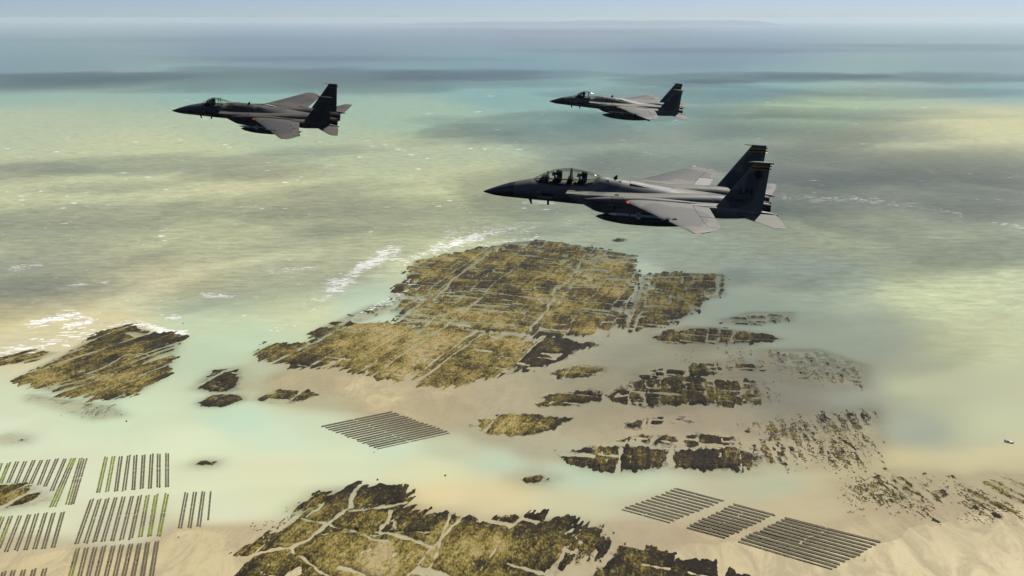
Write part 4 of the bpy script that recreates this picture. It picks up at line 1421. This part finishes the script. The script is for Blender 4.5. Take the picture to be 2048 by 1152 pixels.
def jet(label, loc, rot, two=False, dark=False, fin_mark='stripes', tank_z=-1.75, missile_z=-1.0, missile_x=8.35, code=True, crew=(), primer=False, seed=0, hump=False):
    CAMO_SEED[0] = seed
    root = empty('fighter_jet', loc, rot)
    tag(root, label, 'fighter jet', 'fighter jets flying in formation')
    root.rotation_mode = 'XYZ'
    jm = Matrix.Translation(loc) @ Euler(rot, 'XYZ').to_matrix().to_4x4()
    P = M['paint_dark'] if dark else M['paint']
    st = FUS + (REAR_D if two else REAR_C) + TAIL
    sp = spline(st, 5)
    cut = next(i for i, s in enumerate(sp) if s[0] >= 2.1)
    mk = lambda s: ring(s[0], 0, s[1], s[2], s[3], s[4], s[5], 40)
    fus = loft('fuselage', [mk(s) for s in sp[cut:]], P, root, 45)
    loft('radome', [mk(s) for s in sp[:cut + 1]], M['radome'], root, 60)
    # wing centre section and glove
    cs = spline([(7.2, .9, .05), (8.0, 1.45, .12), (8.8, 1.72, .16), (9.5, 1.98, .19), (11, 2.02, .22), (13, 2.02, .22), (14.6, 2.0, .2), (15.6, 1.8, .19), (17.2, 1.6, .12)], 4)
    loft('centre_section', [ring(s[0], 0, -.10, s[1], s[2], s[2] + .12, 5, 40) for s in cs], P, root, 40)
    for s, side in ((-1, 'port'), (1, 'starboard')):
        # engine nacelle with raked intake
        nst = [(5.62, 7.60, 1.14, .43, .09, -.93, 9), (6.3, 8.0, 1.14, .45, .12, -1.02, 8), (7.6, 8.8, 1.14, .47, .16, -1.12, 7), (9.6, 9.8, 1.10, .52, .2, -1.18, 5), (11, 11, 1.02, .6, .25, -1.18, 4), (13, 13, .92, .66, .36, -1.08, 3), (15, 15, .86, .64, .42, -.95, 2.4), (16.4, 16.4, .79, .58, .34, -.84, 2.1), (17.3, 17.3, .74, .52, .2, -.8, 2)]
        nr = []
        for q in spline(nst, 4):
            zc = (q[4] + q[5]) / 2
            hh = (q[4] - q[5]) / 2
            nr.append(ring(q[0], s * q[2], zc, q[3], hh, hh, q[6], 32, x2=q[1]))
        nac = loft('engine_nacelle', nr, P, root, 40, cap0=False, cap1=False)
        q = nst[0]
        zc, hh = (q[4] + q[5]) / 2, (q[4] - q[5]) / 2
        loft('intake_duct', [ring(q[0], s * q[2], zc, q[3], hh, hh, 9, 32, x2=q[1]), ring(q[0] + .03, s * q[2], zc, q[3] - .04, hh - .04, hh - .04, 9, 32, x2=q[1] + .0), ring(q[0] + 2.6, s * q[2], zc, q[3] - .08, hh - .08, hh - .08, 6, 32, x2=q[1] + .8)], M['black'], nac, 30, cap0=False)
        # nozzle
        nz = tube('exhaust_nozzle', [(17.2, s * .74, -.3), (17.7, s * .73, -.3), (18.35, s * .72, -.3), (18.35, s * .72, -.3), (17.6, s * .72, -.3)], [.51, .50, .40, .36, .33], M['nozzle'], root, 24)
        for q in range(12):
            an = 2 * math.pi * (q + .5) / 12
            tube('nozzle_petal', [(17.55, s * .73 + .50 * math.cos(an), -.3 + .50 * math.sin(an)), (18.37, s * .72 + .405 * math.cos(an), -.3 + .405 * math.sin(an))], [.035, .03], M['nozzle'], nz, 6)
        # shoulder fairing
        fr = spline([(6.85, .02, -.10), (7.6, .13, -.08), (8.4, .21, -.06), (9.4, .26, -.04), (10.6, .27, .0), (12, .22, .02), (13.4, .13, .04), (14.3, .02, .06)], 4)
        loft('wing_root_fairing', [ring(f[0], s * 1.68, f[2], f[1] * 1.1, f[1] * .95, f[1], 2, 20) for f in fr], P, root, 50)
        # wing
        le = lambda y: (9.46 + (y - 2.0) * .909, s * y, -.012 * (y - 2))
        te = lambda y: (14.55 + (y - 2.0) * .2, s * y, -.012 * (y - 2))
        ch = lambda y: te(y)[0] - le(y)[0]
        th = lambda y: ch(y) * .5 * (.058 - .006 * (y - 2))
        hinge = lambda y, back: 1 - back / ch(y)
        w = surface('wing', [(le(1.8), te(1.8), th(1.8), 0, hinge(1.8, .98)), (le(3.9), te(3.9), th(3.9), 0, hinge(3.9, .94)), (le(5.6), te(5.6), th(5.6), 0, hinge(5.6, .78))], P, root, (0, 0, 1), 7, 14)
        tip = [(le(5.6), te(5.6), th(5.6), 0, 1), (le(6.1), (14.82, s * 6.1, -.05), .05, 0, 1), (le(6.42), (14.38, s * 6.42, -.05), .035, 0, 1), ((13.75, s * 6.53, -.05), (14.15, s * 6.53, -.05), .012, 0, 1)]
        surface('wing_tip', tip, P, w, (0, 0, 1), 3, 8)
        surface('flap', [(le(2.08), te(2.08), th(2.08), hinge(2.08, .96), 1), (le(3.87), te(3.87), th(3.87), hinge(3.87, .92), 1)], M['primer'] if (primer and s > 0) else P, w, (0, 0, 1), 4, 5)
        surface('aileron', [(le(3.93), te(3.93), th(3.93), hinge(3.93, .92), 1), (le(5.57), te(5.57), th(5.57), hinge(5.57, .76), 1)], P, w, (0, 0, 1), 4, 5)
        for yj in (3.9, 5.0):
            tube('flap_actuator', [(13.6 + (yj - 3.9) * .25, s * yj, -.1), (14.2 + (yj - 3.9) * .25, s * yj, -.08), (14.9 + (yj - 3.9) * .2, s * yj, -.04)], [.02, .07, .015], P, w, 8)
        # tip fittings and lamps
        tube('position_light', [(13.52, s * 6.47, -.05), (13.62, s * 6.56, -.05), (13.8, s * 6.57, -.05)], [.02, .05, .03], M['white'], w, 8)
        tube('formation_light', [(14.15, s * 6.555, -.05), (14.62, s * 6.24, -.045)], [.035, .035], M['strip'], w, 6)
        if s < 0:
            tube('red_lamp', [(13.86, s * 6.57, -.05), (13.94, s * 6.575, -.05)], [.035, .035], M['lamp'], w, 8)
            tube('red_lamp', [(9.55, s * 2.13, .0), (9.65, s * 2.17, .0)], [.045, .045], M['lamp'], w, 8)
        # tail boom
        bs = spline([(13.9, .20, -.34, .30, 5), (15.0, .27, -.34, .36, 5), (16.4, .26, -.30, .32, 5), (17.6, .2, -.27, .2, 4), (18.3, .13, -.27, .12, 3), (18.8, .05, -.30, .04, 2)], 4)
        bm_ = loft('tail_boom', [ring(b[0], s * (1.84 + (b[0] - 13.9) * .012), b[2], b[1], b[3], b[3], b[4], 24) for b in bs], P, root, 35)
        jbox('formation_light', (15.06, min(s * 2.1, s * 2.125), -.33), (15.75, max(s * 2.1, s * 2.125), -.26), M['strip'], bm_)
        # fin
        yb, yt = 1.862, 1.962
        fl = lambda k: (14.98 + (17.03 - 14.98) * k, s * (yb + (yt - yb) * k), .0 + 2.92 * k)
        ft = lambda k: (17.80 + (17.94 - 17.80) * k, s * (yb + (yt - yb) * k), .0 + 2.92 * k)
        ftk = lambda k: .075 - .04 * k
        fb = surface('fin', [(fl(-.03), ft(-.03), ftk(0), 0, 1), (fl(.14), ft(.14), ftk(.14), 0, 1)], P, root, (0, 1, 0), 3, 10, True)
        surface('fin_panel', [(fl(.14), ft(.14), ftk(.14), 0, .70), (fl(.84), ft(.84), ftk(.84), 0, .62)], P, fb, (0, 1, 0), 10, 10, True)
        surface('rudder', [(fl(.14), ft(.14), ftk(.14), .703, 1), (fl(.84), ft(.84), ftk(.84), .623, 1)], P, fb, (0, 1, 0), 8, 5, True)
        surface('fin_cap', [(fl(.84), ft(.84), ftk(.84), 0, 1), (fl(1.0), ft(1.0), ftk(1), 0, 1)], P, fb, (0, 1, 0), 3, 8, True)
        surface('leading_edge_strip', [(tuple(np.array(fl(0)) - (.012, 0, 0)), ft(0), ftk(0) * 1.03, 0, .012), (tuple(np.array(fl(.99)) - (.012, 0, 0)), ft(.99), ftk(1) * 1.03, 0, .03)], M['edge'], fb, (0, 1, 0), 6, 3, True)
        zt = 2.97
        if s < 0:
            tube('fin_tip_pod', [(16.62, s * yt, zt), (16.8, s * yt, zt), (17.0, s * yt, zt), (17.9, s * yt, zt), (17.95, s * yt, zt), (18.14, s * yt, zt)], [.012, .06, .085, .085, .06, .055], P, fb, 12)
        else:
            tube('fin_tip_pod', [(16.55, s * yt, zt), (17.0, s * yt, zt - .01), (17.1, s * yt, zt - .02), (17.95, s * yt, zt - .02)], [.022, .028, .055, .05], P, fb, 10)
        for zz in (2.80, 2.62):
            tube('fin_light_stub', [(17.86, s * yt, zz), (18.04, s * yt, zz)], [.035, .03], M['black'], fb, 8)
        if s > 0:
            tube('red_lamp', [(17.97, s * yt, 2.5), (18.03, s * yt, 2.5)], [.035, .03], M['lamp'], fb, 8)
        # fin markings
        def band(nm, k0, k1, mat, c0=.01, c1=.985):
            surface(nm, [(fl(k0), ft(k0), ftk(k0) + .005, c0, c1), (fl(k1), ft(k1), ftk(k1) + .005, c0, c1)], mat, fb, (0, 1, 0), 1, 8, True)
        if fin_mark == 'stripes':
            band('yellow_stripe', .925, .950, M['yellow'])
            band('yellow_stripe', .865, .890, M['yellow'])
            band('dark_stripe', .892, .922, M['marking'])
        elif fin_mark == 'thin':
            band('yellow_stripe', .872, .886, M['strap'])
        else:
            band('orange_band', .875, .94, M['orange'], .40, .80)
            band('dark_stripe', .945, .96, M['marking'])
            band('dark_stripe', .85, .868, M['marking'])
        if code and s < 0:
            y_at = lambda z: s * (yb + (yt - yb) * z / 2.92) - .075
            sl = s * (yt - yb) / 2.92
            text_mesh('tail_code', 'LN', .62, M['marking'], fb, (16.28, y_at(.95), .95, sl), scale_x=1.05)
            text_mesh('tail_number', '0467', .36, M['marking'], fb, (16.02, y_at(.42), .42, sl), scale_x=1.15)
            text_mesh('tail_number', 'AF', .17, M['marking'], fb, (15.74, y_at(.59), .59, sl))
            text_mesh('tail_number', '80', .17, M['marking'], fb, (15.74, y_at(.42), .42, sl))
            V = [(17.28 + .2 * math.cos(t) - OX, y_at(2.2) - d, 2.25 + .26 * math.sin(t)) for d in (0, .004) for t in [2 * math.pi * i / 18 for i in range(18)]]
            make('fin_emblem', V, [tuple(range(18)), tuple(range(18, 36))[::-1]] + [(i, (i + 1) % 18, 18 + (i + 1) % 18, 18 + i) for i in range(18)], M['marking'], fb)
        # stabilator with dog-tooth
        zs = -.255
        sb_ = surface('stabilator', [((16.98, s * 2.86, zs), (18.88, s * 2.86, zs), .05, 0, 1), ((16.15, s * 2.02, zs), (18.62, s * 2.02, zs), .07, 0, 1)], P, root, (0, 0, 1), 5, 10)
        surface('stabilator_tip', [((16.70, s * 2.862, zs), (18.88, s * 2.862, zs), .05, 0, 1), ((18.20, s * 4.25, zs), (19.08, s * 4.25, zs), .022, 0, 1), ((18.42, s * 4.345, zs), (19.09, s * 4.345, zs), .012, 0, 1)], P, sb_, (0, 0, 1), 7, 8)
        # missiles on the fuselage corners
        for x0 in (missile_x,):
            ym, zm = s * 1.76, missile_z
            mi = tube('missile', [(x0 + .52, ym, zm), (x0 + 3.55, ym, zm), (x0 + 3.65, ym, zm)], [.09, .09, .07], M['missile_body'], root, 14)
            tube('seeker_cone', [(x0, ym, zm), (x0 + .12, ym, zm), (x0 + .3, ym, zm), (x0 + .53, ym, zm)], [.006, .045, .075, .0905], M['missile_nose'], mi, 14)
            for bx_ in (1.35, 1.9):
                tube('marking_band', [(x0 + bx_, ym, zm), (x0 + bx_ + .07, ym, zm)], [.093, .093], M['marking'], mi, 14)
            for fx in (1.7, 3.2):
                for q in range(4):
                    an = math.pi / 4 + q * math.pi / 2
                    c, sn = math.cos(an), math.sin(an)
                    V = [(x0 + fx + a - OX, ym + c * r + sn * t, zm + sn * r - c * t) for t in (-.008, .008) for a, r in ((0, .08), (.22, .24), (.38, .24), (.38, .08))]
                    make('missile_fin', V, [(0, 1, 2, 3), (7, 6, 5, 4), (0, 4, 5, 1), (1, 5, 6, 2), (2, 6, 7, 3), (3, 7, 4, 0)], M['missile_body'], mi)
    # centre-line drop tank on its pylon
    tk = [(0, .01), (.18, .10), (.55, .21), (1.1, .31), (1.9, .395), (3.0, .42), (4.2, .41), (5.2, .34), (6.0, .22), (6.5, .09), (6.65, .02)]
    tank = loft('drop_tank', [ring(7.45 + a, 0, tank_z, r, r, r, 2, 24) for a, r in [(q[0], q[1]) for q in spline(tk, 3)]], M['paint_dark'], root, 60)
    for q in (-1, 1):
        V = [(x - OX, q * y, tank_z + z) for x, y, z in ((13.0, .2, .01), (13.9, .62, -.12), (14.2, .62, -.12), (13.9, .1, .01), (13.0, .2, -.02), (13.9, .62, -.14), (14.2, .62, -.14), (13.9, .1, -.02))]
        make('tank_fin', V, [(0, 1, 2, 3), (7, 6, 5, 4), (0, 4, 5, 1), (1, 5, 6, 2), (2, 6, 7, 3), (3, 7, 4, 0)], M['paint_dark'], tank)
    blade('tank_pylon', [(8.9, -1.0), (9.3, tank_z + .3), (12.2, tank_z + .3), (12.8, -.95)], -.07, .07, M['paint_dark'], root)
    # antennas
    blade('blade_antenna', [(3.02, -.88), (3.17, -1.24), (3.27, -1.24), (3.24, -.88)], -.02, .02, M['black'], root)
    blade('blade_antenna', [(4.24, -.88), (4.25, -1.24), (4.39, -1.24), (4.40, -.88)], -.025, .025, M['black'], root)
    blade('blade_antenna', [(5.6, -.93), (5.66, -1.02), (5.76, -1.02), (5.8, -.93)], -.02, .02, M['black'], root)
    blade('dorsal_antenna', [(8.42, .78), (8.66, 1.06), (8.74, 1.06), (8.76, .76)], -.02, .02, M['black'], root)
    if hump:
        tube('dorsal_fairing', [(10.0, .9, .35), (10.2, .9, .4), (10.7, .9, .38), (11.4, .9, .3)], [.02, .09, .09, .02], M['white'], root, 10)
    # dorsal vents with pale rims
    vx = 7.98 if two else 7.2
    for a0 in (1.95, math.pi - 1.95 - .22):
        rim = skin_strip('vent_rim', st, vx, vx + .36, a0, a0 + .22, M['primer'], fus, 2, 2, .012)
        skin_strip('vent_opening', st, vx + .06, vx + .29, a0 + .045, a0 + .175, M['black'], rim, 2, 2, .02)
    skin_strip('vent_opening', st, 8.86, 9.02, 1.85, 1.97, M['black'], fus, 2, 2, .012)
    jbox('vent_opening', (8.72, -1.45, .13), (8.98, -1.2, .185), M['black'], fus)
    # intake ramp top panels
    for s in (-1, 1):
        jbox('intake_ramp', (5.66, min(s * .78, s * 1.5), .085), (7.2, max(s * .78, s * 1.5), .125), P, root)
    # formation strip, emblem and panels on the nose
    for base, sg in ((math.pi, 1), (0, -1)):
        skin_strip('formation_light', st, 3.75, 4.65, base + sg * .40, base + sg * .46, M['strip'], fus, 6, 1, .014)
        skin_strip('nose_panel', st, 4.0, 4.8, base + sg * .02, base + sg * .2, M['marking'], fus, 4, 2, .006)
        skin_strip('nose_emblem', st, 3.62, 3.86, base + sg * .02, base - sg * .14, M['strap'], fus, 2, 2, .008)
    skin_strip('radome_seam', st, 2.1, 2.13, .0, 2 * math.pi, M['marking'], fus, 1, 40, .004)
    # speed brake on the spine
    V, F = [], []
    sbx = spline([(9.6, .40, .765), (10.8, .46, .60), (12.2, .44, .455)], 4)
    for o_ in (.03, -.08):
        for b in sbx:
            for q in range(7):
                yy = -b[1] + 2 * b[1] * q / 6
                V.append((b[0] - OX, yy, b[2] + o_ - .018 - .16 * (yy / .5) ** 2))
    n1 = len(sbx) * 7
    for i in range(len(sbx) - 1):
        for q in range(6):
            a = i * 7 + q
            F += [(a, a + 7, a + 8, a + 1), (n1 + a, n1 + a + 1, n1 + a + 8, n1 + a + 7)]
        for q in (0, 6):
            a = i * 7 + q
            F.append((a, a + 7, n1 + a + 7, n1 + a))
    for i in (0, len(sbx) - 1):
        for q in range(6):
            a = i * 7 + q
            F.append((a, a + 1, n1 + a + 1, n1 + a))
    add_camo(make('speed_brake', V, F, P, root, 40))
    # low visibility markings
    star('roundel', 12.1, -4.75, .075, .30, M['marking'], root)
    star('roundel', 8.75, -1.645, -.55, .2, M['marking'], root, 'xz')
    V = []
    # panel outline on the shoulder fairing
    for x0, x1, z0 in ((8.55, 9.25, .19),):
        tube('panel_seam', [(x0, -1.80, z0), (x1, -1.83, z0 + .02), (x1 + .12, -1.90, z0 - .06), (x1, -1.95, z0 - .13), (x0, -1.92, z0 - .15), (x0, -1.80, z0)], [.014] * 6, M['black'], root, 6)
    # canopy: glass, frames, tub, seats
    secs = canopy_sections(two)
    wx = 4.25 if two else 4.2
    ex = 7.25 if two else 6.4
    gl = []
    fine = [sample_sec(secs, x) for x in np.linspace(secs[0][0], secs[-1][0] - .001, 36)]
    sm = spline(secs, 4)
    sm = [tuple(s) for s in sm]

    def shell(name, x0, x1, mat, parent, k=18):
        ss = [s for s in sm if x0 - 1e-6 <= s[0] <= x1 + 1e-6]
        V = [(p[0] - OX, p[1], p[2]) for s in ss for p in arc(s, k)]
        F = [(i * (k + 1) + j, i * (k + 1) + j + 1, (i + 1) * (k + 1) + j + 1, (i + 1) * (k + 1) + j) for i in range(len(ss) - 1) for j in range(k)]
        return make(name, V, F, mat, parent, 60)

    def hoop(name, x, r, parent):
        return tube(name, arc(sample_sec(secs, x), 18, .005), [r] * 19, M['black'], parent, 8)
    ws = shell('windscreen', 3.3, wx, M['glass'], root)
    ca = shell('canopy', wx, 9, M['glass'], root)
    hoop('windscreen_arch', wx, .03, ws)
    hoop('canopy_frame', 5.78 if two else 5.38, .042 if two else .03, ca)
    # canopy sill rails
    for s in (-1, 1):
        pts = [(q[0], s * q[1], q[3]) for q in secs if q[0] <= (7.3 if two else 6.5)]
        tube('canopy_rail', pts, [.03] * len(pts), M['black'], ca, 6)
    # cockpit coaming and floor
    x1 = 7.15 if two else 5.7
    tub = [(s[0], s[1] * .93, s[3]) for s in [sample_sec(secs, x) for x in np.linspace(3.7, x1, 12)]]
    V = [(a[0] - OX, q * a[1], a[2] + dz) for a in tub for q, dz in ((-1, .0), (-.8, .04), (.8, .04), (1, .0), (1, -.2), (-1, -.2))]
    F = [(i * 6 + j, i * 6 + (j + 1) % 6, i * 6 + 6 + (j + 1) % 6, i * 6 + 6 + j) for i in range(len(tub) - 1) for j in range(6)] + [tuple(range(6)), tuple(range((len(tub) - 1) * 6, len(tub) * 6))]
    make('cockpit_tub', V, F, M['black'], root)
    blade('glare_shield', [(3.75, .5), (3.95, .70), (4.3, .72), (4.36, .5)], -.30, .30, M['black'], root)
    if two: blade('glare_shield', [(5.55, .5), (5.6, .74), (5.85, .74), (5.9, .5)], -.3, .3, M['black'], root)
    for k, (px_, lab) in enumerate(crew):
        seat = blade('ejection_seat', [(px_ + .13, .35), (px_ + .16, .85), (px_ + .24, 1.10), (px_ + .46, 1.12), (px_ + .50, .9), (px_ + .46, .35)], -.17, .17, M['black'], root)
        blade('headrest', [(px_ + .10, .86), (px_ + .15, 1.13), (px_ + .30, 1.15), (px_ + .30, .86)], -.15, .15, M['black'], seat)
        person(jm, px_, lab, hand_up=(k == 1))
    return root


jet('nearest two-seat grey fighter jet with LN on its dark fin', (7.96, 63.43, CAM_H - 10.77), (R(8.7), R(2.05), R(-9.49)), two=True, primer=True, seed=2,
    missile_z=-.95, tank_z=-1.8, crew=[(4.70, 'front seat helmeted pilot of the nearest two-seat jet'), (6.32, 'rear seat helmeted crew member of the nearest two-seat jet with raised hand')])
jet('left single-seat dark grey fighter jet banking in front of the blue water', (-27.3, 110.53, CAM_H - 9.89), (R(17.21), R(3.77), R(-1.41)), dark=True, fin_mark='thin', code=False, seed=11,
    missile_z=-1.08, missile_x=7.8, tank_z=-2.15, hump=True, crew=[(4.42, 'helmeted pilot of the left single-seat jet')])
jet('farthest single-seat grey fighter jet with orange marks on its fins', (15.06, 139.34, CAM_H - 11.35), (R(9.81), R(4.46), R(-7.97)), fin_mark='orange', code=False, seed=23,
    missile_z=-.82, tank_z=-1.8, crew=[(4.42, 'helmeted pilot of the farthest single-seat jet')])


# ------------------------------------------------------------------ haze over the whole bay
def haze():
    t = NT('sea_haze')
    v = t.n('ShaderNodeVolumePrincipled')
    v.inputs['Color'].default_value = (0.86, 0.94, 1.0, 1)
    v.inputs['Density'].default_value = 3.8e-5
    v.inputs['Anisotropy'].default_value = 0.3
    t.l(v.outputs[0], t.out.inputs[1])
    h = 91000.0
    zb, ztop = -60.0, CAM_H + 15
    V = [(x, y, z) for x in (-h, h) for y in (-h, h) for z in (zb, ztop)]
    o = make('haze', V, [(0, 1, 3, 2), (4, 6, 7, 5), (0, 4, 5, 1), (2, 3, 7, 6), (0, 2, 6, 4), (1, 5, 7, 3)], t.m)
    tag(o, 'pale sea haze fading the far water and headland', kind='stuff')


haze()
